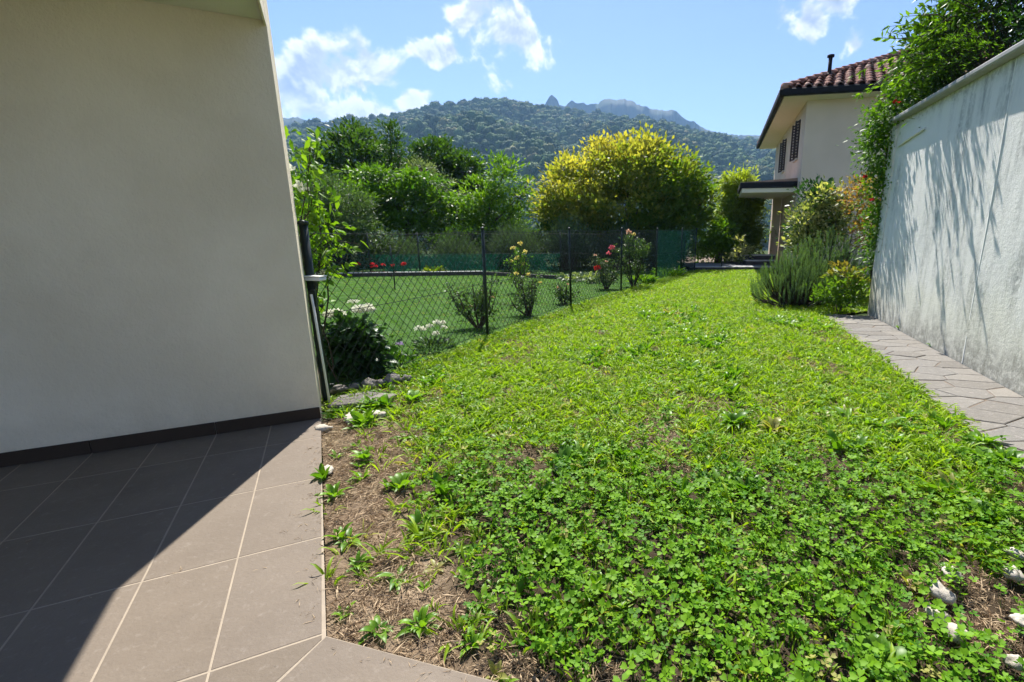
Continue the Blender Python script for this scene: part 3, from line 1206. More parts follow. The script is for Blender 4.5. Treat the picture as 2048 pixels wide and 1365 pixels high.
W1, W2 = (1.05, 1.80, 3.48, 4.62), (4.55, 5.35, 3.48, 4.62)
DR = (1.9, 2.8, 0.0, 2.15)
mb = MB()
wall_with_holes(mb, 0.0, 8.6, -0.1, EZ - 0.1, [W1, W2, DR], 0.0, 0.22)
mb.add([(0, 0, -0.1), (9, 0, -0.1), (9, 0, EZ - 0.1), (0, 0, EZ - 0.1)], [(0, 1, 2, 3)])
mb.add([(0, 8.6, -0.1), (9, 8.6, -0.1), (9, 8.6, EZ - 0.1), (0, 8.6, EZ - 0.1)], [(3, 2, 1, 0)])
mb.add([(9, 0, -0.1), (9, 8.6, -0.1), (9, 8.6, EZ - 0.1), (9, 0, EZ - 0.1)], [(0, 1, 2, 3)])
mb.build('wall', M['villa_plaster'], vl)
for h in (W1, W2):
    w_ = MB()
    w_.box(0.15, 0.17, h[0] + 0.002, h[1] - 0.002, h[2] + 0.002, h[3] - 0.002)
    wi = w_.build('window', M['glass'], vl)
    f_ = MB()
    for a, b, c, d in ((h[0] + .003, h[0] + .06, h[2] + .003, h[3] - .003), (h[1] - .06, h[1] - .003, h[2] + .003, h[3] - .003), (h[0] + .061, h[1] - .061, h[2] + .003, h[2] + .06), (h[0] + .061, h[1] - .061, h[3] - .06, h[3] - .003), (0.5 * (h[0] + h[1]) - .03, 0.5 * (h[0] + h[1]) + .03, h[2] + .061, h[3] - .061)):
        f_.box(0.11, 0.147, a, b, c, d)
    f_.build('frame', M['shutter'], wi)
    s_ = MB()
    s_.box(-0.06, 0.10, h[0] - 0.05, h[1] + 0.05, h[2] - 0.05, h[2] - 0.003, 0.006)
    s_.build('sill', M['pale_stone'], wi)
    for s, yh in ((-1, h[0]), (1, h[1])):
        sh = MB()
        ang = R(68)
        # an open louvred leaf turned out from the wall
        for k in range(13):
            zc = h[2] + 0.05 + k * (h[3] - h[2] - 0.1) / 12
            sh.box(0.0, 0.24, -0.012, 0.012, zc - 0.03, zc + 0.022)
        sh.box(-0.001, 0.04, -0.018, 0.018, h[2] + 0.01, h[3] - 0.01)
        sh.box(0.22, 0.262, -0.018, 0.018, h[2] + 0.01, h[3] - 0.01)
        so_ = sh.build('shutter', M['shutter'], vl)
        so_.location = (-0.012, yh, 0)
        so_.rotation_euler = (0, 0, R(180) - s * -ang if s < 0 else R(180) - ang)
dd = MB()
dd.box(0.14, 0.18, DR[0] + .002, DR[1] - .002, 0.0, DR[3] - .002)
dr = dd.build('door', M['shutter'], vl)
hd = MB()
hd.tube([(0.10, DR[0] + 0.1, 1.0), (0.10, DR[0] + 0.22, 1.0)], 0.012, 6)
hd.build('handle', M['pale_stone'], dr)
# eaves
OX, OY = 0.75, 0.60
ev = MB()
ev.box(-OX + 0.05, 9.4, -OY + 0.05, 9.2, EZ - 0.10, EZ - 0.02, 0.004)
ev.build('eave_soffit', M['villa_cream'], vl)
gt = MB()
prof = [(0.0, 0.17), (0.0, 0.02), (0.03, 0.0), (0.11, 0.0), (0.14, 0.03), (0.14, 0.17)]
gt.box(-OX - 0.09, 9.4, -OY - 0.09, -OY + 0.045, EZ - 0.09, EZ + 0.10, 0.03)
gt.box(-OX - 0.09, -OX + 0.045, -OY + 0.046, 9.2, EZ - 0.09, EZ + 0.10, 0.03)
gt.build('gutter', M['gutter'], vl)
# roof planes under the tiles
RP = math.tan(R(24))
rz0 = EZ + 0.08
HX = 4.4                                   # run of the slopes
AP = rz0 + HX * RP
x0_, y0_, x1_, y1_ = -OX, -OY, 9.4, 9.2
rf = MB()
a1, a2 = (x0_ + HX, y0_ + HX, AP), (x1_ - HX, y0_ + HX, AP)
b1, b2 = (x0_ + HX, y1_ - HX, AP), (x1_ - HX, y1_ - HX, AP)
rf.add([(x0_, y0_, rz0), (x1_, y0_, rz0), (x1_, y1_, rz0), (x0_, y1_, rz0), a1, a2, b2, b1],
       [(0, 1, 5, 4), (1, 2, 6, 5), (2, 3, 7, 6), (3, 0, 4, 7), (4, 5, 6, 7)])
M['roof_felt'] = plain('roof_felt', (0.13, 0.06, 0.045), 0.9, 0.3, 6)
roof = rf.build('roof', M['roof_felt'], vl)


def terracotta():
    m, t = new_mat('terracotta')
    co = objco(t)
    rnd = t.n('ShaderNodeObjectInfo').outputs['Random']
    c = t.ramp(rnd, [(0, (0.20, 0.085, 0.060)), (0.35, (0.30, 0.140, 0.100)), (0.7, (0.36, 0.20, 0.150)), (1, (0.40, 0.28, 0.22))])
    c = t.mix(t.math('MULTIPLY', t.noise(co, 9, 5), 0.45), c, (0.14, 0.075, 0.06))
    finish(t, principled(t, c, 0.85, None, 0.2))
    return m


M['terracotta'] = terracotta()
# one barrel tile (0.25 wide, 0.36 long), pan and cover in one S profile
TW, TL = 0.27, 0.36
sec = []
for k in range(9):
    q = k / 8
    if q < 0.62:
        a_ = math.pi * (q / 0.62)
        sec.append((-TW / 2 + 0.17 * (1 - math.cos(a_)) / 2, 0.075 * math.sin(a_) + 0.012))
    else:
        a_ = math.pi * ((q - 0.62) / 0.38)
        sec.append((-TW / 2 + 0.17 + (TW - 0.17) * (1 - math.cos(a_)) / 2, 0.012 - 0.016 * math.sin(a_)))
tv, tf = [], []
for r_, (yy_, zz_, sc_) in enumerate(((0.0, 0.028, 1.0), (TL + 0.05, 0.0, 0.95))):
    for th_ in (0.0, -0.016):
        for xx_, hh_ in sec:
            tv.append((xx_ * sc_, yy_, hh_ * sc_ + zz_ + th_))
ns = len(sec)
for k in range(ns - 1):
    tf.append((k, k + 1, 2 * ns + k + 1, 2 * ns + k))
    tf.append((k, ns + k, ns + k + 1, k + 1))
tile_me = mesh('roof_tile', tv, tf, M['terracotta'], True)
sl_ = math.hypot(1, RP)
rows = int(HX * sl_ / TL)
cnt = 0
rest = MB()
for j in range(rows):
    run = (j * TL) / sl_
    xa, xb = x0_ + run + 0.05, x1_ - run - 0.05
    k = 0
    x_ = xa + TW / 2
    while x_ < xb:
        p_ = (x_, y0_ + run - 0.02, rz0 + run * RP + 0.004)
        if x_ < 5.6 and cnt < 300:
            o = obj('roof_tile', tile_me, roof, p_)
            o.rotation_euler = (R(24), 0, random.uniform(-.02, .02))
            cnt += 1
        else:
            mt = Matrix.Translation(p_) @ Matrix.Rotation(R(24), 4, 'X')
            rest.add([tuple(mt @ Vector(v)) for v in tv], tf)
        x_ += TW
for j in range(rows):
    run = (j * TL) / sl_
    y_ = y0_ + run + 0.2
    while y_ < y1_ - run - 0.1:
        mt = Matrix.Translation((x0_ + run - 0.02, y_, rz0 + run * RP + 0.004)) @ Matrix.Rotation(R(-90), 4, 'Z') @ Matrix.Rotation(R(24), 4, 'X')
        rest.add([tuple(mt @ Vector(v)) for v in tv], tf)
        y_ += TW
ro_ = rest.build('roof_tiles', M['terracotta'], roof, True)
ro_['kind'] = 'stuff'
# hip and ridge caps
for (pa, pb) in (((x0_, y0_, rz0), a1), ((x1_, y0_, rz0), a2), ((x0_, y1_, rz0), b1), (a1, a2), (a1, b1)):
    A_, B_ = Vector(pa), Vector(pb)
    n_ = int((B_ - A_).length / 0.34)
    for k in range(n_):
        if cnt > 420:
            break
        c0, c1 = A_.lerp(B_, k / n_), A_.lerp(B_, (k + 1.12) / n_)
        hc = MB()
        hc.tube([c0 + Vector((0, 0, .075)), c1 + Vector((0, 0, .055))], [0.105, 0.085], 8, True)
        o = hc.build('ridge_cap', M['terracotta'], roof, True)
ch = MB()
ch.tube([(0, 0, -0.2), (0, 0, 0.48)], 0.055, 10)
ch.tube([(0, 0, 0.48), (0, 0, 0.54)], [0.10, 0.10], 10)
ch.tube([(0, 0, -0.06), (0, 0, 0.06)], [0.12, 0.075], 10)
ch.build('vent_pipe', M['gutter'], vl, True, (0.62, 0.62, rz0 + 1.25 * RP + 0.05))
# porch roof on the garden side
cn = MB()
cn.box(-1.72, -0.003, 0.55, 4.6, 2.56, 2.74, 0.01)
cn.build('porch_fascia', M['gutter'], vl)
cn = MB()
cn.box(-1.66, -0.004, 0.60, 4.55, 2.42, 2.556, 0.01)
cn.build('porch_soffit', M['villa_cream'], vl)
cn = MB()
cn.add([(-1.6, 0.6, 2.745), (-0.005, 0.6, 2.84), (-0.005, 4.55, 2.84), (-1.6, 4.55, 2.745)], [(0, 1, 2, 3)])
cn.add([(-1.6, 0.6, 2.745), (-0.005, 0.6, 2.745), (-0.005, 0.6, 2.84)], [(0, 1, 2)])
cn.build('porch_roof', M['terracotta'], vl)
pl = MB()
pl.box(-0.34, -0.04, 4.2, 4.5, -0.1, 2.418, 0.008)
pl.build('porch_pillar', M['villa_plaster'], vl)

# ================================================================== FOREST AND HAZE


def crown_piece(seed, tall=1.0):
    """a lumpy far-off tree crown: displaced ball with a ragged skin of small faces"""
    import bmesh
    bm = bmesh.new()
    bmesh.ops.create_icosphere(bm, subdivisions=4, radius=1.0)
    bm.verts.ensure_lookup_table()
    r = random.Random(seed)
    off = Vector((r.uniform(0, 50), r.uniform(0, 50), r.uniform(0, 50)))
    lob = [(Vector((r.uniform(-.6, .6), r.uniform(-.6, .6), r.uniform(-.2, .7))), r.uniform(.45, .75)) for _ in range(6)]
    for v in bm.verts:
        d = v.co.normalized()
        rad = 0.62
        for c, rr in lob:
            b = d.dot(c)
            q = b * b - c.length_squared + rr * rr
            if q > 0:
                rad = max(rad, b + math.sqrt(q))
        rad += 0.12 * mnoise.noise(d * 4 + off) + 0.20 * mnoise.noise(d * 9 + off) + 0.16 * mnoise.noise(d * 19 + off)
        v.co = d * rad
        v.co.z *= 0.85 * tall
    V = np.array([v.co for v in bm.verts])
    F = np.array([[v.index for v in f.verts] for f in bm.faces])
    bm.free()
    k = rng.choice(len(V), 420, replace=False)
    d = unit(V[k])
    lv, lf, lt = leaf_arrays(V[k] * .97, d + rng.normal(0, .7, (420, 3)), rng.uniform(.10, .26, 420), rng.uniform(.08, .18, 420), 0.5)
    return bpy.data.objects.new('piece', mesh('piece', np.concatenate([V * .96, lv]), np.concatenate([F, lf + len(V)]), M['forest']))


m, t = new_mat('forest')
rnd = t.n('ShaderNodeObjectInfo').outputs['Random']
co = objco(t)
c = t.ramp(rnd, [(0.0, (0.014, 0.050, 0.010)), (0.4, (0.036, 0.098, 0.014)), (0.75, (0.070, 0.145, 0.020)), (0.93, (0.13, 0.17, 0.04)), (1.0, (0.18, 0.17, 0.06))])
c = t.mix(t.noise(co, 5, 4), t.mix(1.0, c, (0.55, 0.6, 0.55), 'MULTIPLY'), c)
finish(t, principled(t, c, 0.8, t.bump(t.noise(co, 9, 4), 0.8, 0.3), 0.15))
M['forest'] = m


def forest():
    pieces = [crown_piece(k, 1.0 + 0.2 * (k % 3)) for k in range(7)]
    n = 60000
    az = rng.uniform(R(-45), R(32), n)
    r = np.sqrt(rng.uniform(255 ** 2, 1010 ** 2, n))
    keep = rng.random(n) < np.clip((r / 700), 0.55, 1.0)
    az, r = az[keep], r[keep]
    x, y = r * np.sin(az), r * np.cos(az)
    # thin to a minimum spacing on a grid
    s = 5.3
    seen, idx = {}, []
    for i in range(len(x)):
        k = (int(x[i] // s), int(y[i] // s))
        if k not in seen:
            seen[k] = 1
            idx.append(i)
    x, y = x[idx], y[idx]
    z = ground_z(x, y)
    rad = 2.6 + 4.2 * rng.random(len(x)) ** 1.8
    big = vnoise(x, y, 1 / 60., 31) > 0.62
    rad = np.where(big, rad * 1.25, rad)
    rot = np.stack([rng.normal(0, .1, len(x)), rng.normal(0, .1, len(x)), rng.uniform(0, 6.28, len(x))], -1)
    print('forest crowns', len(x))
    scatter('forest', np.stack([x, y, z + rad * 0.75], -1), rot, rad, pieces, 'dense broadleaf wood covering the hill behind the gardens', 'forest')


forest()

hz = MB()
hz.box(-1450, 1950, -60, 1950, -260, 385)
hzm, t = new_mat('haze')
pv = t.n('ShaderNodeVolumePrincipled')
pv.inputs['Color'].default_value = (0.36, 0.63, 1.0, 1)
pv.inputs['Density'].default_value = 0.00027
pv.inputs['Anisotropy'].default_value = 0.15
oo = t.n('ShaderNodeOutputMaterial')
t.t.links.new(pv.outputs[0], oo.inputs['Volume'])
ho = hz.build('haze', hzm)
tag(ho, 'blue summer haze in the air over the valley', 'haze', None, 'stuff')

# ================================================================== FENCE
fence = empty('chain_link_fence', (0, 0, 0))
tag(fence, 'dark green chain link fence with round posts along the left of the weedy lawn', 'fence')
FT = 1.275


def chain_link(mb, A, B, z0, z1, pitch=0.075, r=0.0021, seed=0):
    A, B = Vector((A[0], A[1], 0)), Vector((B[0], B[1], 0))
    d = B - A
    L = d.length
    d.normalize()
    nrm = Vector((-d.y, d.x, 0))
    st = pitch * 1.414
    H = z1 - z0

    def P(s, z, side):
        js = 0.010 * mnoise.noise(Vector((s * 3, z * 3, seed)))
        jz = 0.012 * mnoise.noise(Vector((s * 2.5, z * 3 + 7, seed + 5)))
        q = A + d * (s + js) + nrm * (0.018 * mnoise.noise(Vector((s * 0.9, z * 1.2, seed + 9))) + side * 0.002)
        return (q.x, q.y, z0 + z + jz)
    k = int((L + H) / st) + 1
    for i in range(k):
        for side in (1, -1):
            # line from (s0, 0) rising to the right (side 1) or left (side -1)
            s0 = i * st - H if side == 1 else i * st
            lo, hi = 0.0, H
            if side == 1:
                lo = max(lo, -s0)
                hi = min(hi, L - s0)
            else:
                lo = max(lo, s0 - L)
                hi = min(hi, s0)
            if hi - lo < 0.02:
                continue
            n = max(2, int((hi - lo) / 0.16) + 1)
            pts = [P(s0 + side * z, z, side) for z in np.linspace(lo, hi, n)]
            mb.tube(pts, r, 3, False)


for k, (x, y) in enumerate(FENCE):
    top = 1.30 if k else 1.34
    r_ = 0.019 if k else 0.03
    pm = MB()
    lean = 0.012 * math.sin(k * 2.3)
    pm.tube([(0, 0, -0.1), (lean * 0.5, 0, 0.6), (lean, 0, top)], r_, 10)
    po_ = pm.build('post', M['dark_green_metal'], fence, True, (x, y, 0))
    cp = MB()
    cp.tube([(lean, 0, top - 0.01), (lean, 0, top + 0.012), (lean, 0, top + 0.022)], [r_ * 1.25, r_ * 1.2, r_ * 0.6], 10)
    cp.build('post_cap', M['dark_green_metal'], po_, True)
for k in range(len(FENCE) - 1):
    A_, B_ = FENCE[k], FENCE[k + 1]
    mb = MB()
    chain_link(mb, A_, B_, 0.03, FT, 0.075, 0.0029 if k < 2 else 0.0030, k * 3.1)
    mb.build('wire_mesh', M['wire'], fence)
    wm = MB()
    for zz_ in (0.06, 0.66, FT - 0.005):
        pts = [(A_[0] + (B_[0] - A_[0]) * q, A_[1] + (B_[1] - A_[1]) * q, zz_ - 0.02 * math.sin(q * math.pi)) for q in np.linspace(0, 1, 7)]
        wm.tube(pts, 0.003, 5, False)
    wm.build('tension_wire', M['wire'], fence)

# green shade net
m, t = new_mat('shade_net')
co = geopos(t)
dv = t.n('ShaderNodeBsdfPrincipled')
nz = t.noise(co, 6, 4)
t.put(dv.inputs['Base Color'], t.mix(nz, (0.003, 0.035, 0.024), (0.008, 0.070, 0.048)))
dv.inputs['Roughness'].default_value = 0.7
trn = t.n('ShaderNodeBsdfTransparent')
tl = t.n('ShaderNodeBsdfTranslucent')
t.put(tl.inputs[0], (0.006, 0.075, 0.05, 1))
m1 = t.n('ShaderNodeMixShader')
m1.inputs[0].default_value = 0.5
t.t.links.new(dv.outputs[0], m1.inputs[1])
t.t.links.new(tl.outputs[0], m1.inputs[2])
m2 = t.n('ShaderNodeMixShader')
wv_ = t.n('ShaderNodeTexNoise')
t.put(wv_.inputs['Vector'], co)
wv_.inputs['Scale'].default_value = 30
t.put(m2.inputs[0], t.math('ADD', 0.22, t.math('MULTIPLY', wv_.outputs[0], 0.55)))
t.t.links.new(trn.outputs[0], m2.inputs[1])
t.t.links.new(m1.outputs[0], m2.inputs[2])
finish(t, m2.outputs[0])
M['net'] = m


def net(A, B, z0, z1, name, parent):
    V, F = [], []
    nx, nz_ = 24, 6
    d = Vector((B[0] - A[0], B[1] - A[1], 0))
    nn = Vector((-d.y, d.x, 0)).normalized()
    for j in range(nz_ + 1):
        for i in range(nx + 1):
            q, h = i / nx, j / nz_
            w_ = 0.025 * mnoise.noise(Vector((q * 9, h * 2, A[0])))
            p_ = Vector((A[0], A[1], 0)) + d * q + nn * (0.02 + w_)
            V.append((p_.x, p_.y, z0 + (z1 - z0) * h + 0.015 * mnoise.noise(Vector((q * 6, A[1], h)))))
    for j in range(nz_):
        for i in range(nx):
            a = j * (nx + 1) + i
            F.append((a, a + 1, a + nx + 2, a + nx + 1))
    return obj(name, mesh(name, V, F, M['net'], True), parent)


net(FENCE[4], FENCE[5], 0.06, FT - 0.01, 'shade_net', fence)
net(FENCE[5], FENCE[6], 0.06, FT - 0.01, 'shade_net', fence)

# back fence of the neighbour's garden
bf = empty('back_fence', (0, 0, 0))
tag(bf, 'thin wire fence with low green netting behind the mown lawn', 'fence')
BFP = [(-11.5, 14.5), (-9.3, 14.6), (-6.75, 14.85), (-5.35, 15.0), (-3.5, 15.25), (-1.2, 15.5), (1.2, 15.7), (2.7, 16.3)]
for x, y in BFP:
    pm = MB()
    pm.tube([(0, 0, -0.1), (0, 0, 1.2)], 0.022, 8)
    pm.build('post', M['dark_green_metal'], bf, True, (x, y, 0))
for k in range(len(BFP) - 1):
    A_, B_ = BFP[k], BFP[k + 1]
    wm = MB()
    for zz_ in (0.58, 1.16):
        wm.tube([(A_[0], A_[1], zz_), ((A_[0] + B_[0]) / 2, (A_[1] + B_[1]) / 2, zz_ - 0.02), (B_[0], B_[1], zz_)], 0.005, 4, False)
    wm.build('wire', M['wire'], bf)
    if k != 5:
        net(A_, B_, 0.02, 0.58, 'netting', bf)
    mb = MB()
    chain_link(mb, A_, B_, 0.03, 1.16, 0.11, 0.0028, k + 40)
    mb.build('wire_mesh', M['wire'], bf)
sk = MB()
sk.tube([(0, 0, -0.05), (0.01, 0, 0.5), (-0.02, 0, 0.95)], 0.014, 7)
tag(sk.build('garden_stake', M['dark_green_metal'], None, True, (-4.57, 11.15, 0)), 'single thin dark stake standing in the mown lawn', 'stake')

# things at the fence end by the house corner
pp = MB()
pp.tube([(0.0, 0.0, 0.0), (-0.012, 0.0, 0.42), (-0.028, 0.0, 0.84)], 0.009, 8)
tag(pp.build('white_pole', M['white_paint'], None, True, (-2.055, 3.60, 0)), 'thin white pole leaning at the corner of the beige house wall', 'pole')
gs = MB()
gs.box(-0.02, 0.02, -0.015, 0.015, 0.0, 0.86, 0.004)
gs.tube([(0.035, 0, 0.12), (0.06, 0, 0.12)], 0.012, 8)
gs.tube([(0.035, 0, 0.74), (0.06, 0, 0.74)], 0.012, 8)
tag(gs.build('gate_stile', M['dark_green_metal'], None, False, (-2.13, 3.70, 0), R(20)), 'narrow dark metal stile with hinge pins beside the white pole', 'gate post')
M['bluewhite'] = plain('bluewhite', (0.62, 0.66, 0.80), 0.4, 0.05, 5, 0, 0.5)
bxr = empty('plastic_box', (-2.10, 3.70, 0.93), R(-12))
tag(bxr, 'small bluish white plastic box fixed on top of the dark stile', 'box')
bb = MB()
bb.box(-0.055, 0.07, -0.035, 0.035, 0.0, 0.026, 0.006)
bb.build('box_body', M['bluewhite'], bxr)
bb = MB()
bb.box(-0.060, 0.075, -0.04, 0.04, 0.027, 0.036, 0.003)
bb.build('lid', M['white_paint'], bxr)
bb = MB()
bb.tube([(0, 0, -0.06), (0, 0, 0.0)], 0.012, 8)
bb.build('bracket', M['dark_green_metal'], bxr)

# ================================================================== TREES AND SHRUBS
G_FAR = 'trees behind the neighbour\'s lawn'
tree('broadleaf_tree', (-11.2, 24, 0.0), [(0.6, 0, 4.2, 1.5, 1.6, 1.7), (-0.9, .3, 4.0, 1.5, 1.5, 1.4), (1.4, -.3, 3.2, 1.5, 1.5, 1.4), (-1.9, 0, 2.6, 1.4, 1.4, 1.3), (0, -.5, 2.2, 1.9, 1.5, 1.3), (0.3, 0, 5.4, .6, .6, .9)],
     'leaf_dark', 'tallest dense dark green tree, left of the wooded hill', 'tree', G_FAR, 300, 52, 0.52, 0.19, 0.55, 0.2, None, 1, 0.45, 0.42)
tree('ash_tree', (-8.6, 22, -0.3), [(0, 0, 5.1, .35, .35, .75), (.35, 0, 4.5, .4, .4, .5), (-.3, 0, 4.0, .45, .4, .5), (.1, 0, 3.2, .5, .5, .5)],
     'leaf_dark', 'slim dark tree with a thin spire top rising beside the densest tree', 'tree', G_FAR, 34, 70, 0.34, 0.15, 0.4, 0.06, (0.05, 0, 3.6), 1, 0.2)
tree('broadleaf_tree', (-7.9, 27, -0.05), [(-.4, 0, 4.6, 1.3, 1.3, 1.1), (1.0, 0, 4.0, 1.2, 1.2, 1.1), (-1.5, 0, 3.8, 1.2, 1.2, 1.1), (1.6, 0, 2.9, 1.0, 1.1, 1.1), (0, -.4, 3.0, 1.6, 1.2, 1.2)],
     'leaf_dark', 'rounded dark green tree in the middle of the row, sloping down to the right', 'tree', G_FAR, 240, 52, 0.5, 0.19, 0.55, 0.18, None, 1, 0.45, 0.42)
tree('whitebeam_tree', (-7.3, 23, -0.3), [(-.4, 0, 4.0, .7, .6, .5), (.3, 0, 3.4, .7, .6, .5), (.8, 0, 2.8, .6, .6, .5), (-.2, 0, 2.6, .8, .7, .7)],
     'leaf_pale', 'small greyish white leaved tree among the dark green ones', 'tree', G_FAR, 60, 60, 0.35, 0.12, 0.45, 0.1, None, 1, 0.3)
tree('locust_tree', (-7.5, 20, 0.1), [(-1.1, 0, 3.2, .9, .9, .35), (.5, .2, 3.0, 1.1, .9, .35), (-.2, -.3, 2.5, 1.5, 1.0, .4), (1.2, 0, 2.2, 1.0, .9, .4), (-1.2, 0, 1.9, 1.0, .9, .4), (.2, -.4, 1.4, 1.6, 1., .4)],
     'leaf_mid', 'fresh green locust tree with layered feathery sprays left of centre', 'tree', G_FAR, 190, 52, 0.5, 0.16, 0.45, 0.1, None, 1, 0.2, 0.28, 0.1)
tree('locust_tree', (-3.9, 19.6, -0.05), [(.3, 0, 3.3, .55, .6, .7), (-.5, 0, 2.7, .8, .8, .6), (.8, 0, 2.5, .7, .7, .5), (-1.1, 0, 2.0, .7, .7, .55), (0, -.2, 1.8, 1.2, .9, .7), (-.4, 0, 1.2, 1.3, .9, .6), (1.2, 0, 3.0, .25, .3, .3)],
     'leaf_fresh', 'light green feathery young tree left of the golden tree', 'tree', G_FAR, 150, 52, 0.40, 0.145, 0.42, 0.07, (0, 0, 1.4), 3, 0.2, 0.4, 0.3)
tree('tamarisk_shrub', (-8.1, 15.9, -0.05), [(-.2, 0, 2.4, .75, .7, .65), (.5, 0, 1.8, .7, .7, .8), (-.7, 0, 1.6, .8, .7, .9), (.8, -.2, 1.0, .75, .7, .9), (-.2, -.3, .8, 1.1, .7, .8)],
     'leaf_olive', 'tall grey green feathery shrub behind the netting near the house corner', 'shrub', None, 230, 60, 0.3, 0.11, 0.35, 0.06, (0, 0, .6), 4, 0.25)
tree('locust_tree', (-9.9, 18.5, -0.1), [(0, 0, 2.9, .9, .9, .5), (.9, 0, 2.3, .9, .9, .6), (-.6, 0, 1.8, .9, .9, .6), (.6, -.3, 1.3, 1.2, .9, .7)],
     'leaf_mid', 'bushy mid green tree behind the climbing plant at the house corner', 'tree', G_FAR, 140, 52, 0.45, 0.15, 0.45, 0.08, None, 1, .4, .4)
tree('hedge_bush', (-5.3, 20.5, -0.1), [(-1.4, 0, 1.2, 1.2, .9, 1.1), (0, 0, 1.3, 1.2, .9, 1.0), (1.5, 0, 1.1, 1.3, .9, 1.1)],
     'leaf_dark', 'wide low dark bush filling the gap under the locust trees', 'shrub', None, 130, 70, 0.4, 0.11, 0.5, 0.06)


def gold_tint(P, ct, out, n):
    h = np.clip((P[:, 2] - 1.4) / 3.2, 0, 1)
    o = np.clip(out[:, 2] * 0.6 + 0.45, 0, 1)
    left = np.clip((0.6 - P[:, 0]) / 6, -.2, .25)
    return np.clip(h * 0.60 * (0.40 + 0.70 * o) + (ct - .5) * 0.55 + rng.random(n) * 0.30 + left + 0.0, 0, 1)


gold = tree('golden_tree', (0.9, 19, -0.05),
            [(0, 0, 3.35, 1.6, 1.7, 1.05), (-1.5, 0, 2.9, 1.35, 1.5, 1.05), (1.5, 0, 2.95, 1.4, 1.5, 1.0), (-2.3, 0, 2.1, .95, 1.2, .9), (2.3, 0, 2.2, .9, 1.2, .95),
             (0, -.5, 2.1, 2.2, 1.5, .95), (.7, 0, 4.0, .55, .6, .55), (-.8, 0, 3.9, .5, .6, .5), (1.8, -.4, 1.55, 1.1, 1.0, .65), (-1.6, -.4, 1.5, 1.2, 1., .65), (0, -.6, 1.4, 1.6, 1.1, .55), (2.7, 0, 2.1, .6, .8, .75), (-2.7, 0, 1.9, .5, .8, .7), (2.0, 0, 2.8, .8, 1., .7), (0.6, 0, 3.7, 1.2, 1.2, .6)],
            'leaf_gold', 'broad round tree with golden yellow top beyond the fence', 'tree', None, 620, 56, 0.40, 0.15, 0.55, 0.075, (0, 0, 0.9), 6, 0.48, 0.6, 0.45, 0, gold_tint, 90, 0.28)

B_ = 'grey green broom bushes behind the lawn kerb'


def broom(x, y, w_, h, label, mat='leaf_broom', n=420, group=B_):
    """fine upright twigs fanning from the base"""
    root = empty('broom_shrub', (x, y, -0.03))
    tag(root, label, 'shrub', group)
    mb = MB()
    parts = []
    for i in range(n):
        a = random.uniform(0, 6.283)
        q = math.sqrt(random.random())
        r_ = q * w_ / 2
        ll = h * (1.05 - 0.45 * q * q) * random.uniform(.62, 1.05)
        tip = Vector((math.cos(a) * r_, math.sin(a) * r_ * .8, ll))
        b = Vector((math.cos(a) * r_ * .25, math.sin(a) * r_ * .2, 0))
        mid = b.lerp(tip, .5) + Vector((0, 0, .1 * h))
        if i % 6 == 0:
            mb.tube([b, mid, tip], [.012, .008, .003], 3, False)
        k = 26
        s = rng.uniform(.3, 1, k) ** .8
        pts = np.outer((1 - s) ** 2, b) + np.outer(2 * s * (1 - s), mid) + np.outer(s * s, tip)
        pts += rng.normal(0, .018, pts.shape)
        d = np.tile(np.array(tip - b), (k, 1)) * .8 + rng.normal(0, .5, (k, 3)) * h * .5
        parts.append(leaf_arrays(pts, d, .075 * (.7 + .6 * rng.random(k)), .014, np.clip(rng.random(k) * .6 + random.random() * .4, 0, 1)))
    mb.build('stems', M['twig'], root)
    V, F, T = merge(parts)
    obj('foliage', mesh('foliage', V, F, M[mat], False, T), root)
    return root


broom(-6.6, 16.4, 2.0, 1.25, 'leftmost low silvery bush behind the red flowers')
broom(-4.6, 16.3, 1.7, 1.15, 'low grey green bush just left of the second fence post')
broom(-2.7, 16.3, 1.9, 1.55, 'grey green broom bush behind the yellow rose')
broom(-1.0, 16.6, 1.9, 1.7, 'tall broom bush under the left edge of the golden tree')
broom(0.7, 16.9, 1.7, 1.45, 'broom bush under the golden tree behind the pink roses')
broom(2.0, 17.3, 1.2, 1.2, 'broom bush behind the green shade net')

for hx, hw, lab in ((-4.4, 1.5, 'dark dense hedge bush behind the second fence post'), (-1.9, 1.6, 'dark dense hedge bush left under the golden tree'), (0.7, 1.6, 'dark dense hedge bush in the shade of the golden tree'), (2.3, .7, 'dark dense hedge bush behind the shade net')):
    tree('hedge_bush', (hx, 17.9, -.05), [(-hw * .55, 0, .6, hw * .55, .6, .75), (hw * .55, 0, .6, hw * .55, .6, .7), (0, .1, .75, hw * .6, .6, .75)], 'leaf_dark', lab, 'shrub', None, 130, 46, .3, .12, .5, .03, (0, 0, .2), 4, .3, .7, .3, 0, None, 20, .2)
tree('laurel_bush', (4.35, 19.2, 0.05), [(-.25, 0, 1.15, .65, .6, .6), (.3, 0, .9, .6, .6, .7), (-.3, -.2, .5, .7, .5, .45), (.1, 0, .45, .75, .5, .4)],
     'leaf_fresh', 'rounded glossy green bush behind the grey stone terrace', 'shrub', None, 110, 46, 0.26, 0.13, 0.5, 0.035, (0, 0, .4), 3, 0.3)
tree('bamboo_shrub', (5.42, 20.2, 0.05), [(-.1, 0, 2.75, .62, .6, .6), (.1, 0, 2.2, .75, .7, .8), (-.2, 0, 1.6, .7, .7, .9), (.15, -.2, 1.1, .75, .7, .8), (0, -.3, .7, .8, .6, .6)],
     'leaf_lime', 'tall columnar lime green bush beside the villa porch', 'shrub', None, 430, 60, 0.3, 0.15, 0.3, 0.03, (0, 0, .5), 6, 0.3, 0.8, 0.1, 0.4,
     lambda P, ct, out, n: np.clip((P[:, 2] - 1.2) / 2.4 + (ct - .5) * .5 + (rng.random(n) - .5) * .4, 0, 1))
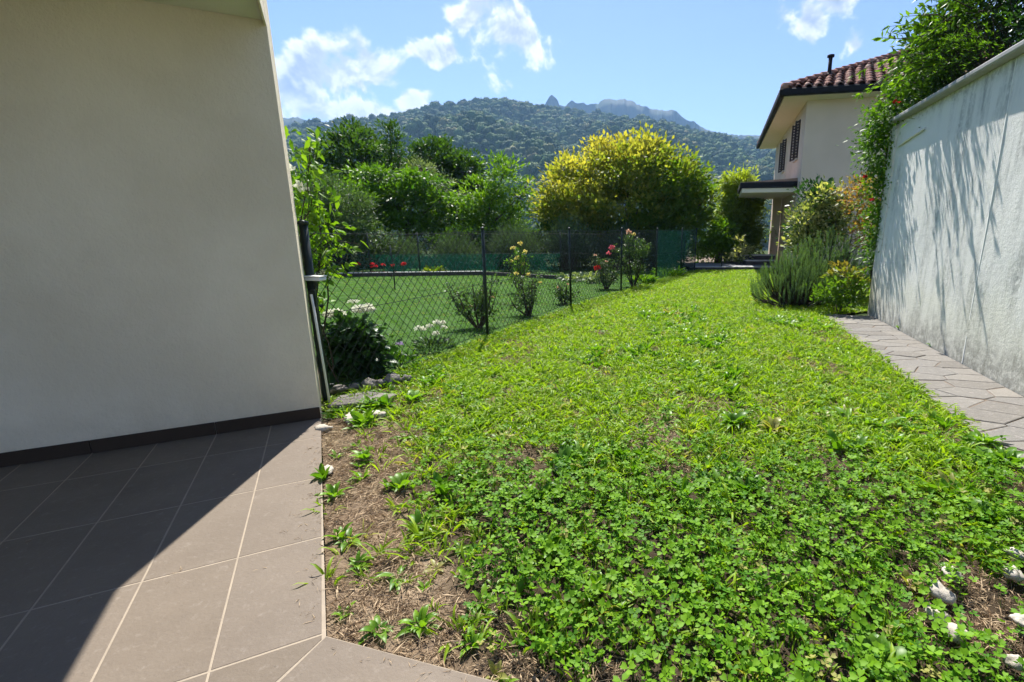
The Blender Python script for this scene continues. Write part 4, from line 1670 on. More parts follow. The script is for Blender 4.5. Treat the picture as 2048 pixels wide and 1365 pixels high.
tree('red_maple', (5.1, 22.2, 0.05), [(0, 0, 1.75, .42, .4, .22), (.25, 0, 1.5, .35, .35, .2)],
     'leaf_wine', 'small red leaved shrub peeping over the glossy green bush', 'shrub', None, 16, 40, 0.2, 0.1, 0.5, 0.025, (0, 0, 1.2), 1, 0.2)
tree('aucuba_shrub', (4.98, 18.0, 0.07), [(-.05, 0, .32, .32, .25, .2), (.15, 0, .55, .25, .2, .22), (0.05, 0, .85, .14, .12, .16)],
     'leaf_varieg', 'small pale yellow leaved plant in front of the columnar bush', 'shrub', None, 30, 16, 0.14, 0.12, 0.5, 0.014, (0, 0, .15), 3, 0.2, 0.6, 0.2)
# ------------------------------------------------------------------ shrubs by the right-hand wall


def rosemary(x, y, w_, h, label, n=230, lean=0.0):
    root = empty('rosemary_bush', (x, y, -0.03))
    tag(root, label, 'rosemary', 'rosemary bushes beside the wall')
    mb = MB()
    parts = []
    for i in range(n):
        a = random.uniform(0, 6.283)
        q = random.random() ** .55
        hh = h * (1.0 - 0.55 * q ** 2.2) * random.uniform(.55, 1.05)
        bx_, by_ = math.cos(a) * q * w_ / 2, math.sin(a) * q * w_ / 2 * .8
        ls = random.uniform(.16, .34)
        z0 = max(0.03, hh - ls)
        b = Vector((bx_, by_, z0))
        o_ = Vector((math.cos(a) * q * .10, math.sin(a) * q * .10, ls))
        tip = b + o_ + Vector((random.uniform(-.03, .03), random.uniform(-.03, .03), 0))
        bend = b + Vector((math.cos(a) * q * .09, math.sin(a) * q * .09, ls * .45))
        if i % 2 == 0:
            root_p = Vector((bx_ * .25, by_ * .25, 0))
            mb.tube([root_p, root_p.lerp(b, .5) + Vector((bx_, by_, 0)) * .15, b, bend], [.011, .009, .006, .003], 4, False)
        k = 62
        s = np.linspace(0.0, 1, k)
        c = np.outer((1 - s) ** 2, b) + np.outer(2 * s * (1 - s), bend) + np.outer(s * s, tip)
        ang = np.arange(k) * 2.4 + random.uniform(0, 6)
        d = np.stack([np.cos(ang) * .62, np.sin(ang) * .62, np.full(k, .85)], -1)
        parts.append(leaf_arrays(c, d, .036 * (.75 + .5 * rng.random(k)), .0065, np.clip(s * .45 + random.random() * .4 + rng.random(k) * .15, 0, 1)))
    mb.build('stems', M['twig'], root)
    V, F, T = merge(parts)
    obj('needles', mesh('needles', V, F, M['leaf_rosemary'], False, T), root)


rosemary(3.42, 8.8, 1.35, 1.02, 'grey green rosemary bush at the lawn edge, nearest to the grass', 420)
rosemary(4.12, 9.3, 1.3, 1.32, 'taller rosemary bush behind, against the end of the white wall', 340)
rosemary(4.75, 9.9, 1.0, 1.25, 'rosemary bush partly hidden behind the end of the white wall', 150)


def orange_tint(P, ct, out, n):
    return np.clip((P[:, 2] - .50) / .45 * .7 + (ct - .5) * .45 + rng.random(n) * .15, 0, 1)


tree('spirea_shrub', (3.86, 7.98, -0.02), [(0, 0, .42, .36, .32, .26), (-.2, 0, .3, .24, .25, .2), (.22, 0, .32, .2, .25, .22), (0.02, 0, .66, .2, .2, .14)],
     'leaf_orange', 'small yellow green shrub with orange leaf tips where the path meets the wall', 'shrub', None, 90, 14, 0.1, 0.075, 0.55, 0.009, (0, 0, .12), 5, 0.35, 0.6, 0.5, 0, orange_tint, 40, 0.05)
tree('euonymus_shrub', (4.25, 10.2, 0), [(-.15, 0, 1.45, .42, .4, .3), (.1, 0, 1.85, .32, .35, .25), (.4, 0, 1.4, .35, .4, .35), (0, 0, 1.0, .55, .45, .4)],
     'leaf_varieg', 'variegated cream and green shrub behind the rosemary', 'shrub', None, 150, 22, 0.17, 0.085, 0.6, 0.02, (0, 0, .7), 4, 0.35, 0.7, 0.3, 0,
     lambda P, ct, out, n: np.clip(rng.random(n) ** 1.3 * .8 + (ct - .5) * .5, 0, 1))
tree('camellia_shrub', (4.45, 10.6, 0), [(-.1, 0, 1.95, .4, .35, .25), (.3, 0, 1.7, .4, .4, .35), (0, 0, 1.2, .55, .45, .45)],
     'leaf_deep', 'glossy dark green shrub behind the variegated one', 'shrub', None, 110, 26, 0.17, 0.085, 0.55, 0.02, (0, 0, .8), 3, 0.35)
nd = tree('photinia_shrub', (4.95, 9.6, 0), [(-.2, 0, 1.9, .34, .3, .25), (.1, 0, 1.6, .35, .3, .3), (-.1, 0, 2.1, .2, .2, .14), (.15, 0, 1.2, .4, .3, .4)],
          'leaf_orange', 'pinkish orange leaved shrub with red tips under the climbing vine', 'shrub', None, 90, 20, 0.15, 0.075, 0.5, 0.016, (0, 0, .8), 3, 0.3)

# trumpet vine over the wall end


def vine(name, base, lobes, mat, label, clumps, per, cr, leaf, asp, flowers=(), fm='petal_red', cat='vine', extra=None, **kw):
    root = tree(name, base, lobes, mat, label, cat, None, clumps, per, cr, leaf, asp, 0.02, kw.get('tt'), 4, 0.35, 0.9, 0.05, 0.25, None, 70, 0.12)
    for f in flowers:
        n = 9
        D_ = rand_dirs(n)
        D_[:, 2] = np.abs(D_[:, 2]) * .5
        leaves('flower', np.tile(np.array(f), (n, 1)), D_, .06, .045, M[fm], root, rng.random(n))
    return root


vine('trumpet_vine', (4.42, 7.95, 0.0),
     [(-.02, 0, 1.35, .22, .3, .45), (-.05, 0, 1.9, .30, .34, .42), (-.15, 0, 2.45, .36, .34, .36), (-.10, -.1, 2.85, .42, .36, .3), (.1, -.3, 3.2, .4, .4, .35), (.25, -.4, 3.6, .4, .5, .4), (.1, .1, .9, .2, .3, .4)],
     'leaf_mid', 'climbing vine with small leaves and red blossoms cascading over the wall end', 440, 36, 0.2, 0.064, 0.5,
     [(-.28, -.35, 3.02), (-.42, .0, 2.05), (-.33, -.1, 1.72), (-.40, .1, 2.0)])
lt = tree('laurel_tree', (4.75, 6.55, 2.43),
     [(-.55, .25, 1.05, .42, .5, .38), (-.2, 0, 1.35, .55, .7, .45), (.2, .2, 1.9, .6, .7, .5), (-.3, .5, .65, .4, .5, .4), (.3, -.2, .8, .5, .6, .6), (.1, .1, 2.5, .7, .8, .5)],
     'leaf_dark', 'dense laurel tree leaning over the white wall, its bright sprays against the sky', 'tree', None, 430, 30, 0.22, 0.085, 0.42, 0.04, (0, 0, .5), 3, 0.35)
# overhanging sprays
sp = empty('branch', (-.52, 0.05, .80))
sp.parent = lt
sp['label'] = 'loose bright leafy branch reaching left over the wall into the sky'
mb = MB()
parts = []
for k in range(24):
    a0 = Vector((random.uniform(-.1, .3), random.uniform(-.5, .6), random.uniform(-.1, .45)))
    tip = a0 + Vector((-random.uniform(.45, .85), random.uniform(-.15, .35), random.uniform(-.30, .25)))
    mid = a0.lerp(tip, .5) + Vector((0, 0, random.uniform(.05, .16)))
    mb.tube([a0, mid, tip], [.008, .006, .002], 4, False)
    q = 30
    s = rng.uniform(.25, 1.0, q)
    c = np.outer((1 - s) ** 2, a0) + np.outer(2 * s * (1 - s), mid) + np.outer(s * s, tip)
    d = np.tile(np.array((tip - a0).normalized()), (q, 1)) + rng.normal(0, .6, (q, 3))
    d[:, 2] -= .2
    parts.append(leaf_arrays(c, d, .085 * (.7 + .6 * rng.random(q)), .034, rng.random(q), 2, .15))
mb.build('twigs', M['twig'], sp)
V, F, T = merge(parts)
obj('foliage', mesh('foliage', V, F, M['leaf_fresh'], False, T), sp)
# hanging broom twigs that throw the streaky shade on the wall
hb = empty('weeping_broom', (wall_x(5.85) + 0.12, 5.85, 2.82))
tag(hb, 'thin drooping twigs spilling over the wall coping below the hedge', 'shrub')
mb = MB()
parts = []
for k in range(36):
    y_ = random.uniform(-.40, .5)
    out_ = random.uniform(.18, .5)
    a0 = Vector((random.uniform(.1, .35), y_, random.uniform(.0, .2)))
    tip = Vector((-out_ * .55 - .12, y_ + random.uniform(-.1, .1), random.uniform(.02, .5)))
    mid = a0.lerp(tip, .5) + Vector((0, 0, random.uniform(.15, .4)))
    mb.tube([a0, mid, tip], [.004, .003, .0015], 3, False)
    q = 20
    s = rng.uniform(.3, 1.0, q)
    c = np.outer((1 - s) ** 2, a0) + np.outer(2 * s * (1 - s), mid) + np.outer(s * s, tip)
    d = np.tile(np.array((tip - a0).normalized()), (q, 1)) + rng.normal(0, .45, (q, 3))
    parts.append(leaf_arrays(c, d, .05 * (.7 + .6 * rng.random(q)), .011, rng.random(q)))
mb.build('twigs', M['twig'], hb)
V, F, T = merge(parts)
obj('foliage', mesh('foliage', V, F, M['leaf_mid'], False, T), hb)
# clipped hedge above the near part of the wall
hr = empty('privet_hedge', (4.3, 4.6, 2.43))
tag(hr, 'dense dark green hedge on top of the white wall at the upper right', 'hedge')
hl, mb = [], MB()
for k in range(9):
    y_ = 3.0 + k * 0.36
    x_ = wall_x(y_) - 4.3 + 0.62 + random.uniform(-.05, .05)
    for z_ in (.3, .85, 1.4, 1.95, 2.5):
        hl.append((x_ + .03 * z_, y_ - 4.6, z_, .36, .32, .36))
    mb.tube([(x_ + .15, y_ - 4.6, 0), (x_ + .18, y_ - 4.6, 1.2), (x_ + .2, y_ - 4.5, 2.3)], [.03, .022, .01], 6)
mb.build('stems', M['bark'], hr, True)
C, P, Dd, ct, out = crown_points(hl, 900, 34, 0.16, 0.5, 0.9, 0.25)
n = len(P)
L = 0.058 * (0.6 + 0.8 * rng.random(n))
leaves('foliage', P, Dd, L, L * 0.5, M['leaf_deep'], hr, np.clip(ct * .5 + rng.random(n) * .5, 0, 1))

# ------------------------------------------------------------------ plants along the fence


def bloom(root, c, r, n, mat, size, flat=0.5, name='flower'):
    """a flower head: many small petals over a dome"""
    d = rand_dirs(n)
    d[:, 2] = np.abs(d[:, 2]) * flat
    P = np.array(c) + d * np.array([r, r, r]) * rng.uniform(.55, 1, n)[:, None]
    D_ = d * .4 + rng.normal(0, .8, (n, 3))
    D_[:, 2] += .2
    return leaves(name, P, D_, size * (.7 + .6 * rng.random(n)), size * .8, M[mat], root, rng.random(n), 1, 0, .1)


hy = tree('hydrangea_bush', (-2.26, 4.5, -0.02), [(0, 0, .33, .20, .18, .22), (.06, -.02, .2, .22, .18, .18), (-.08, 0, .2, .2, .18, .18)],
          'leaf_deep', 'hydrangea with flat white flower heads behind the fence at the house corner', 'shrub', None, 110, 14, 0.1, 0.095, 0.6, 0.008, (0, 0, .1), 6, 0.3, 0.7, 0.3, 0, None, 20, .06, 3, .25)
bloom(hy, (-.10, -.10, .57), .092, 460, 'petal_white', .026, .5, 'flower_head')
bloom(hy, (.15, -.08, .61), .092, 460, 'petal_white', .026, .5, 'flower_head')
bloom(hy, (-.02, .1, .66), .05, 60, 'petal_white', .02, .35, 'flower_head')

# climber on the end post
cl = empty('climbing_jasmine', (-2.33, 4.06, 0.0))
tag(cl, 'climbing plant with light glossy leaves on the fence end post by the house', 'climber')
mb = MB()
parts = []
for k in range(7):
    a0 = Vector((random.uniform(-.1, .06), random.uniform(-.1, .15), 0))
    top = Vector((random.uniform(-.16, .10), random.uniform(-.1, .25), random.uniform(1.3, 2.05)))
    pts = [a0.lerp(top, q) + Vector((math.sin(q * 7 + k) * .05, math.cos(q * 6 + k * 2) * .05, 0)) for q in np.linspace(0, 1, 9)]
    mb.tube(pts, [.008 * (1 - .07 * i) for i in range(9)], 5, False)
    for i in range(4, 9):
        q = 17
        c = np.tile(np.array(pts[i]), (q, 1)) + rng.normal(0, .075, (q, 3))
        d = rng.normal(0, 1, (q, 3))
        d[:, 2] -= .35
        parts.append(leaf_arrays(c, d, .075 * (.6 + .8 * rng.random(q)), .036, rng.random(q), 3, .25))
for (dx_, dy_, dz_) in ((.36, .1, 1.18), (.28, .05, 1.02), (.24, .2, 1.30), (.2, 0, 1.45)):
    a0 = Vector((0, 0, dz_ - .08))
    tip = Vector((dx_, dy_, dz_))
    mb.tube([a0, a0.lerp(tip, .5) + Vector((0, 0, .07)), tip], [.005, .004, .002], 4, False)
    q = 16
    s = rng.uniform(.2, 1, q)
    c = np.outer(1 - s, a0) + np.outer(s, tip) + rng.normal(0, .035, (q, 3))
    d = rng.normal(0, 1, (q, 3)) + np.array([.6, 0, -.1])
    parts.append(leaf_arrays(c, d, .07 * (.7 + .6 * rng.random(q)), .038, rng.uniform(.4, 1, q), 3, .2))
mb.build('stems', M['twig'], cl)
V, F, T = merge(parts)
obj('foliage', mesh('foliage', V, F, M['leaf_fresh'], False, T), cl)
for c in ((-.02, -.1, 1.72), (.04, -.05, 1.6), (-.1, -.1, 2.0), (.1, .0, .93)):
    bloom(cl, c, .05, 26, 'petal_white', .04, .8, 'blossom')


def rose(x, y, w_, h, label, stems, leaf_n, flowers, mat='leaf_rose', bare=0.35, leaf=0.055, group=None):
    root = empty('rose_bush', (x, y, -0.03))
    tag(root, label, 'rose bush', group)
    mb = MB()
    parts = []
    for k in range(stems):
        a = 6.283 * k / stems + random.uniform(-.4, .4)
        r_ = w_ / 2 * random.uniform(.15, 1.05)
        tip = Vector((math.cos(a) * r_, math.sin(a) * r_ * .7, h * random.uniform(.5, 1.05)))
        b = Vector((math.cos(a) * .03, math.sin(a) * .03, 0))
        mid = b.lerp(tip, .5) + Vector((math.cos(a) * r_ * .15, 0, -.04 * h))
        mb.tube([b, b.lerp(mid, .6), mid, tip], [.016, .013, .010, .004], 6, False)
        for _ in range(3):
            q0 = random.uniform(-.35, .95)
            c0 = mid.lerp(tip, q0) if q0 > 0 else mid.lerp(b, -q0)
            e_ = c0 + Vector((random.uniform(-.18, .18), random.uniform(-.13, .13), random.uniform(-.02, .16)))
            mb.tube([c0, c0.lerp(e_, .5), e_], [.006, .004, .002], 4, False)
            q = leaf_n // (stems * 3)
            s = rng.uniform(0, 1, q)
            c = np.outer(1 - s, c0) + np.outer(s, e_) + rng.normal(0, .045, (q, 3))
            parts.append(leaf_arrays(c, rng.normal(0, 1, (q, 3)) + np.array([0, 0, .1]), leaf * (.6 + .8 * rng.random(q)), leaf * .55, rng.random(q), 2, .15))
    mb.build('stems', M['twig'], root, True)
    V, F, T = merge(parts)
    obj('foliage', mesh('foliage', V, F, M[mat], False, T), root)
    for (fx, fy, fz, fm, fs) in flowers:
        bloom(root, (fx, fy, fz), fs * .5, 34, fm, fs * .6, .9, 'bloom')
    return root


rose(-1.66, 6.75, .85, .72, 'loose dark rose bush with bare stems just left of the second fence post', 9, 900, [(.2, 0, .42, 'petal_peach', .035), (-.1, 0, .3, 'petal_peach', .03)])
rose(-1.12, 7.75, .62, .66, 'vase shaped rose bush with thick bare stems and pale yellow blooms', 9, 620, [(-.16, -.05, .66, 'petal_yellow', .05), (.02, 0, .64, 'petal_yellow', .045), (.2, 0, .52, 'petal_yellow', .04), (-.08, 0, .6, 'petal_white', .035)], 'leaf_rose')
rose(-.66, 9.0, .45, .42, 'small reddish rose bush at the foot of the third fence post', 7, 420, [(-.1, 0, .3, 'petal_peach', .03), (.08, 0, .36, 'petal_peach', .03)], 'leaf_rose')
rose(.14, 11.3, .75, .85, 'rose bush with red and pink blooms left of the fourth fence post', 9, 1000, [(.12, -.1, .92, 'petal_pink', .09), (.05, -.1, .80, 'petal_pink', .07), (-.2, -.1, .47, 'petal_red', .10), (.0, -.1, .62, 'petal_peach', .05), (-.25, 0, .75, 'petal_peach', .05)])
rose(.78, 11.75, .75, 1.2, 'tallest rose bush with a peach bloom, right of the fourth fence post', 11, 1700, [(-.12, 0, 1.24, 'petal_peach', .10), (.0, 0, 1.19, 'petal_yellow', .07), (.2, 0, .85, 'petal_white', .05), (-.2, 0, .95, 'petal_white', .05), (.1, -.1, .6, 'petal_white', .05)])
rose(-1.72, 10.7, .55, 1.02, 'yellow rose in full bloom standing in the mown lawn', 8, 620, [(-.1, -.05, .92, 'petal_yellow', .08), (.05, 0, 1.02, 'petal_yellow', .08), (.14, 0, .85, 'petal_yellow', .08), (.0, -.1, .72, 'petal_yellow', .08), (.12, -.1, .6, 'petal_yellow', .07), (-.15, 0, .65, 'petal_yellow', .06)], 'leaf_mid')


def tuft_plant(name, x, y, r, h, label, mat, n, blade, flowers=(), cat='plant', up=1.0, width=.2, group=None, z=-0.02):
    root = empty(name, (x, y, z))
    tag(root, label, cat, group)
    a = rng.uniform(0, 6.283, n)
    q = np.sqrt(rng.random(n))
    P = np.stack([np.cos(a) * q * r * .5, np.sin(a) * q * r * .5, rng.random(n) * h * .45], -1)
    d = np.stack([np.cos(a) * q, np.sin(a) * q, np.full(n, up)], -1) + rng.normal(0, .3, (n, 3))
    L = blade * (.6 + .7 * rng.random(n))
    leaves('foliage', P, d, L, L * width, M[mat], root, rng.random(n), 4, .35)
    for (fx, fy, fz, fm, fs) in flowers:
        mb = MB()
        mb.tube([(fx * .3, fy * .3, 0), (fx * .7, fy * .7, fz * .6), (fx, fy, fz)], [.003, .0025, .002], 4, False)
        mb.build('stalk', M['leaf_mid'], root)
        bloom(root, (fx, fy, fz), fs * 1.15, 80, fm, fs * .65, .8, 'bloom')
    return root


tuft_plant('phlox_plant', -1.86, 5.45, .40, .24, 'clump of white phlox flowers at the fence foot', 'leaf_rose', 190, .10,
           [(-.16, 0, .24, 'petal_white', .032), (-.10, 0, .23, 'petal_white', .03), (-.03, 0, .26, 'petal_white', .034), (.04, .05, .29, 'petal_white', .036), (.10, .05, .29, 'petal_white', .03), (.13, 0, .25, 'petal_white', .03), (.06, -.1, .2, 'petal_white', .03)])
tuft_plant('scabious_plant', -2.0, 4.85, .3, .18, 'low leafy plant with one pale lilac flower by the fence', 'leaf_mid', 120, .12, [(.0, 0, .2, 'petal_lilac', .03)])
tuft_plant('hosta_plant', -0.3, 13.1, 1.3, .3, 'spreading silvery leaved plant at the lawn kerb between fence posts', 'leaf_pale', 240, .22, [], width=.35, up=.5)
tuft_plant('lily_plant', 1.05, 12.4, .5, .3, 'bright green leafy plant at the foot of the tall rose', 'leaf_fresh', 140, .22, width=.3)
tuft_plant('iris_plant', 1.95, 14.3, .8, .35, 'leafy clump growing at the foot of the shade net', 'leaf_mid', 260, .24, width=.15)
tuft_plant('geranium_plant', -4.9, 14.9, .5, .35, 'yellowish leafy plant on the lawn kerb left of the second fence post', 'leaf_lime', 110, .2, width=.35)
for k, (x, n_) in enumerate(((-6.95, 2), (-6.5, 3), (-6.25, 1), (-5.95, 1), (-5.68, 3))):
    lab = ('leftmost red flowering plant on the neighbour\'s kerb', 'second red flowering plant from the left on the kerb', 'third red flowering plant from the left on the kerb',
           'fourth red flowering plant from the left on the kerb', 'rightmost red flowering plant on the neighbour\'s kerb')[k]
    tuft_plant('begonia_plant', x, 14.55, .16, .1, lab, 'leaf_wine', 26, .08, [(random.uniform(-.06, .06), 0, random.uniform(.2, .3), 'petal_red', .05) for _ in range(n_)], 'flower', width=.5, group='red flowers on the kerb', z=0.02)

# ================================================================== STONES


def rock(x, y, z, sx, sy, sz, seed, mat='rock_white'):
    import bmesh
    bm = bmesh.new()
    bmesh.ops.create_icosphere(bm, subdivisions=3, radius=1.0)
    off = Vector((seed * 3.1, seed * 1.7, seed * .9))
    for v in bm.verts:
        d = v.co.normalized()
        k = 1 + .45 * mnoise.noise(d * 1.3 + off) + .26 * mnoise.noise(d * 2.7 + off) + .08 * mnoise.noise(d * 8 + off)
        v.co = Vector((d.x * sx, d.y * sy, d.z * sz)) * k
    me = bpy.data.meshes.new('stone')
    bm.to_mesh(me)
    bm.free()
    me.polygons.foreach_set('use_smooth', np.ones(len(me.polygons), dtype=bool))
    me.materials.append(M[mat])
    o = obj('stone', me, None, (x, y, z), random.uniform(0, 6))
    return o


m, t = new_mat('rock_white')
co = objco(t)
c = t.mix(t.noise(co, 9, 6, .65), (0.28, 0.24, 0.18), (0.62, 0.58, 0.51))
c = t.mix(t.smooth(t.noise(co, 26, 5, .7), .58, .72), c, (0.20, 0.17, 0.13))
finish(t, principled(t, c, .9, t.bump(t.noise(co, 30, 6, .7), .6, .01), .15))
M['rock_white'] = m
m, t = new_mat('rock_grey')
co = objco(t)
c = t.mix(t.noise(co, 9, 6, .65), (0.10, 0.088, 0.072), (0.30, 0.28, 0.25))
finish(t, principled(t, c, .9, t.bump(t.noise(co, 26, 6, .7), .8, .015), .15))
M['rock_grey'] = m
for k, (x, y, sx, sy, sz, lab) in enumerate([
    (1.35, 1.66, .042, .032, .022, 'white stone furthest from the viewer in the row at lower right'),
    (1.235, 1.555, .044, .036, .028, 'rounded white stone with grass over it, second in the row'),
    (1.15, 1.45, .036, .03, .02, 'half buried white stone in the middle of the row at lower right'),
    (1.165, 1.37, .036, .028, .026, 'brightest white stone, nearest the viewer in the row'),
    (1.69, 1.78, .04, .03, .02, 'white stone by the right edge of the picture'),
    (1.58, 1.66, .04, .03, .025, 'small white stone between the row and the right edge'),
    (1.42, 1.42, .03, .03, .02, 'small pale stone right of the brightest one'),
    (1.27, 1.25, .03, .025, .02, 'small pale stone lowest in the picture at right')]):
    tag(rock(x, y, .018, sx, sy, sz, k + 1), lab, 'stone', 'white stones in the weeds at lower right')
for k, (x, y, sx, sy, sz, lab) in enumerate([
    (-1.76, 3.33, .10, .045, .035, 'long white stone at the patio corner beside the house'),
    (-1.86, 3.14, .055, .04, .03, 'white stone touching the patio edge near the house corner'),
    (-1.60, 3.40, .06, .04, .025, 'flat white stone right of the long one at the patio corner'),
    (-1.52, 2.55, .06, .03, .015, 'flat pale stone lying in the dry strip beside the patio')]):
    tag(rock(x, y, -.006, sx, sy, sz, k + 21), lab, 'stone', 'white stones at the patio corner')
eg = empty('stone_edging', (-2.02, 4.05, 0))
tag(eg, 'row of rough grey edging stones at the foot of the hydrangea', 'edging')
for k in range(6):
    q = k / 5
    o = rock(0, 0, 0, random.uniform(.04, .09), random.uniform(.04, .075), random.uniform(.03, .075), k * 2.7 + 50, 'rock_grey')
    o.name = 'edging_stone'
    o.parent = eg
    o.location = (-.13 + .42 * q + random.uniform(-.02, .02), -.10 + .30 * q + random.uniform(-.02, .02), random.uniform(-.02, .02))
    o.rotation_euler = (random.uniform(-.5, .5), random.uniform(-.5, .5), random.uniform(0, 6))
sb = MB()
sb.poly([(-.17, -.14), (.20, -.02), (.24, .13), (-.02, .20), (-.20, .10)], -.04, .022, .008)
tag(sb.build('stone_slab', M['rock_grey'], None, False, (-1.86, 3.66, 0)), 'flat grey stone slab between the patio corner and the edging stones', 'slab')

# ================================================================== LAWN COVER


def tuft(n, r, l0, l1, w_, mat, seg=3, droop=.45, up=1.2, tint=(0, 1)):
    a = rng.uniform(0, 6.283, n)
    q = np.sqrt(rng.random(n)) * r
    P = np.stack([np.cos(a) * q, np.sin(a) * q, np.zeros(n) - .004], -1)
    a2 = a + rng.normal(0, .8, n)
    d = np.stack([np.cos(a2), np.sin(a2), np.full(n, up) * rng.uniform(.5, 1.4, n)], -1)
    L = rng.uniform(l0, l1, n)
    N = np.stack([np.zeros(n), np.zeros(n), np.ones(n)], -1) + rng.normal(0, .5, (n, 3))
    return proto(*leaf_arrays(P, d, L, w_ * rng.uniform(.6, 1.3, n), rng.uniform(*tint, n), seg, droop, .25, N), M[mat])


def clover_piece(n, r, h0, h1, size):
    parts = []
    for i in range(n):
        a, q = random.uniform(0, 6.283), math.sqrt(random.random()) * r
        h = random.uniform(h0, h1)
        c = np.array([math.cos(a) * q, math.sin(a) * q, h])
        b = np.array([math.cos(a) * q * .6, math.sin(a) * q * .6, -.005])
        tl_ = rng.normal(0, .34, 2)
        nrm = unit(np.array([tl_[0], tl_[1], 1.0]))
        a0 = random.uniform(0, 6.283)
        ti = random.random()
        s_ = size * random.uniform(.7, 1.25)
        ux = unit(np.cross(nrm, [0.3, 1, 0.1]))
        uy = np.cross(nrm, ux)
        for k in range(3):
            t_ = a0 + k * 2.094 + random.uniform(-.2, .2)
            d = (ux * math.cos(t_) + uy * math.sin(t_)) + nrm * random.uniform(.0, .45)
            # heart shaped leaflet: two blades widest near the tip
            S = unit(np.cross(d, nrm))
            d = unit(d)
            nn = np.cross(S, d)
            Vl = np.array([c, c + d * s_ * .55 + S * s_ * .42 + nn * s_ * .10, c + d * s_ * .98 + S * s_ * .34 + nn * s_ * .06, c + d * s_ * .86,
                           c + d * s_ * .98 - S * s_ * .34 + nn * s_ * .06, c + d * s_ * .55 - S * s_ * .42 + nn * s_ * .10, c + d * s_ * .5])
            Fl = np.array([[0, 6, 1], [1, 6, 3], [1, 3, 2], [0, 5, 6], [5, 3, 6], [5, 4, 3]])
            parts.append((Vl, Fl, np.clip(np.full(7, ti) + np.array([-.1, 0, 0, .12, 0, 0, .15]), 0, 1)))
        sv = np.array([b, b + [.0025, 0, 0], c])
        parts.append((sv, np.array([[0, 1, 2]]), np.full(3, .3)))
    return proto(*merge(parts), M['clover'])


def rosette(n, l0, l1, w_, up=.7, mat='weed', droop=.35):
    a = np.arange(n) * 2.4 + rng.uniform(-.3, .3, n)
    P = np.stack([np.cos(a) * .006, np.sin(a) * .006, np.full(n, -.003)], -1)
    d = np.stack([np.cos(a), np.sin(a), up * rng.uniform(.5, 1.5, n)], -1)
    L = rng.uniform(l0, l1, n)
    N = np.tile(np.array([0, 0, 1.0]), (n, 1)) + rng.normal(0, .2, (n, 3))
    return leaf_arrays(P, d, L, L * w_ * rng.uniform(.8, 1.2, n), rng.random(n), 5, droop, .22, N)


def straw_piece(n, r):
    a = rng.uniform(0, 6.283, n)
    q = np.sqrt(rng.random(n)) * r
    P = np.stack([np.cos(a) * q, np.sin(a) * q, rng.uniform(.0, .012, n)], -1)
    a2 = rng.uniform(0, 6.283, n)
    d = np.stack([np.cos(a2), np.sin(a2), rng.normal(.12, .22, n)], -1)
    return proto(*leaf_arrays(P, d, rng.uniform(.02, .06, n), rng.uniform(.002, .006, n), rng.random(n), 2, .2, .3), M['straw'])


def lawn_points(density, poly, box):
    x0, x1, y0, y1 = box
    n = int((x1 - x0) * (y1 - y0) * density)
    x, y = rng.uniform(x0, x1, n), rng.uniform(y0, y1, n)
    k = inside(poly, x, y)
    return x[k], y[k]


def zones(x, y):
    """how dry, how clovered each spot is"""
    dp = (x - CB.x) * DB.x + (y - CB.y) * DB.y            # metres from the porch edge
    d2 = (x - KP.x) * -N2.x + (y - KP.y) * -N2.y          # metres from the turned edge
    nz_ = fbm(x, y, 2.2, 4, 3)
    nf = fbm(x, y, 6.0, 14, 3)
    strip = np.clip(1.12 - dp / (0.48 + 0.75 * (nz_ - .25)), 0, 1) * (y < 3.4)
    strip2 = np.clip(1 - d2 / (0.10 + 0.22 * nz_), 0, 1) * (x < .6)
    edge = np.clip(1 - (path_x(y) - x) / (0.22 + .3 * nz_), 0, 1) * (y < 3.4) * 0.7
    patch = np.clip((nz_ - .54) * 5, 0, 1) * (y > 2.4) * (y < 7.0) * .75
    rowd = np.clip(2 * (1 - np.hypot((x - 1.36) / .36, (y - 1.5) / .36)) * (.5 + nf), 0, 1) * .72
    dry = np.clip(np.maximum.reduce([strip * 1.5, strip2 * 1.3, edge, patch, rowd]), 0, 1)
    clo = np.clip((3.0 + 2.2 * (nz_ - .5) + .8 * (nf - .5) - y) / .9, 0, 1) * np.clip((dp - .38 - .35 * (nf - .3)) / .22, 0, 1)
    return dry, clo


LB = (-2.3, 7.3, 0.5, LAWN_FAR)
lp = [tuple(p_) for p_ in lawn_poly]


def cover(name, x, y, z, smin, smax, pieces, label, cat, tilt=.12, zs=None):
    n = len(x)
    rot = np.stack([rng.normal(0, tilt, n), rng.normal(0, tilt, n), rng.uniform(0, 6.283, n)], -1)
    s = rng.uniform(smin, smax, n)
    print(name, n)
    return scatter(name, np.stack([x, y, np.full(n, z)], -1), rot, s if zs is None else s * zs, pieces, label, cat)


# grass: dense broad blades, thinner where it is dry or where clover stands
x, y = lawn_points(400, lp, (-2.3, 4.3, .5, 7))
dry, clo = zones(x, y)
k = rng.random(len(x)) < np.clip(1.0 - .95 * dry - .80 * clo, .01, 1)
x2, y2 = lawn_points(300, lp, (-1.8, 7.3, 7, LAWN_FAR))
gx, gy = np.concatenate([x[k], x2]), np.concatenate([y[k], y2])
pieces = [tuft(11, .035, .05, .15, .0095, 'grass', 3, .42, 1.7) for _ in range(6)]
cover('grass', gx, gy, -.026, .5, 1.55, pieces, 'short bright yellow green grass of the garden lawn', 'grass')
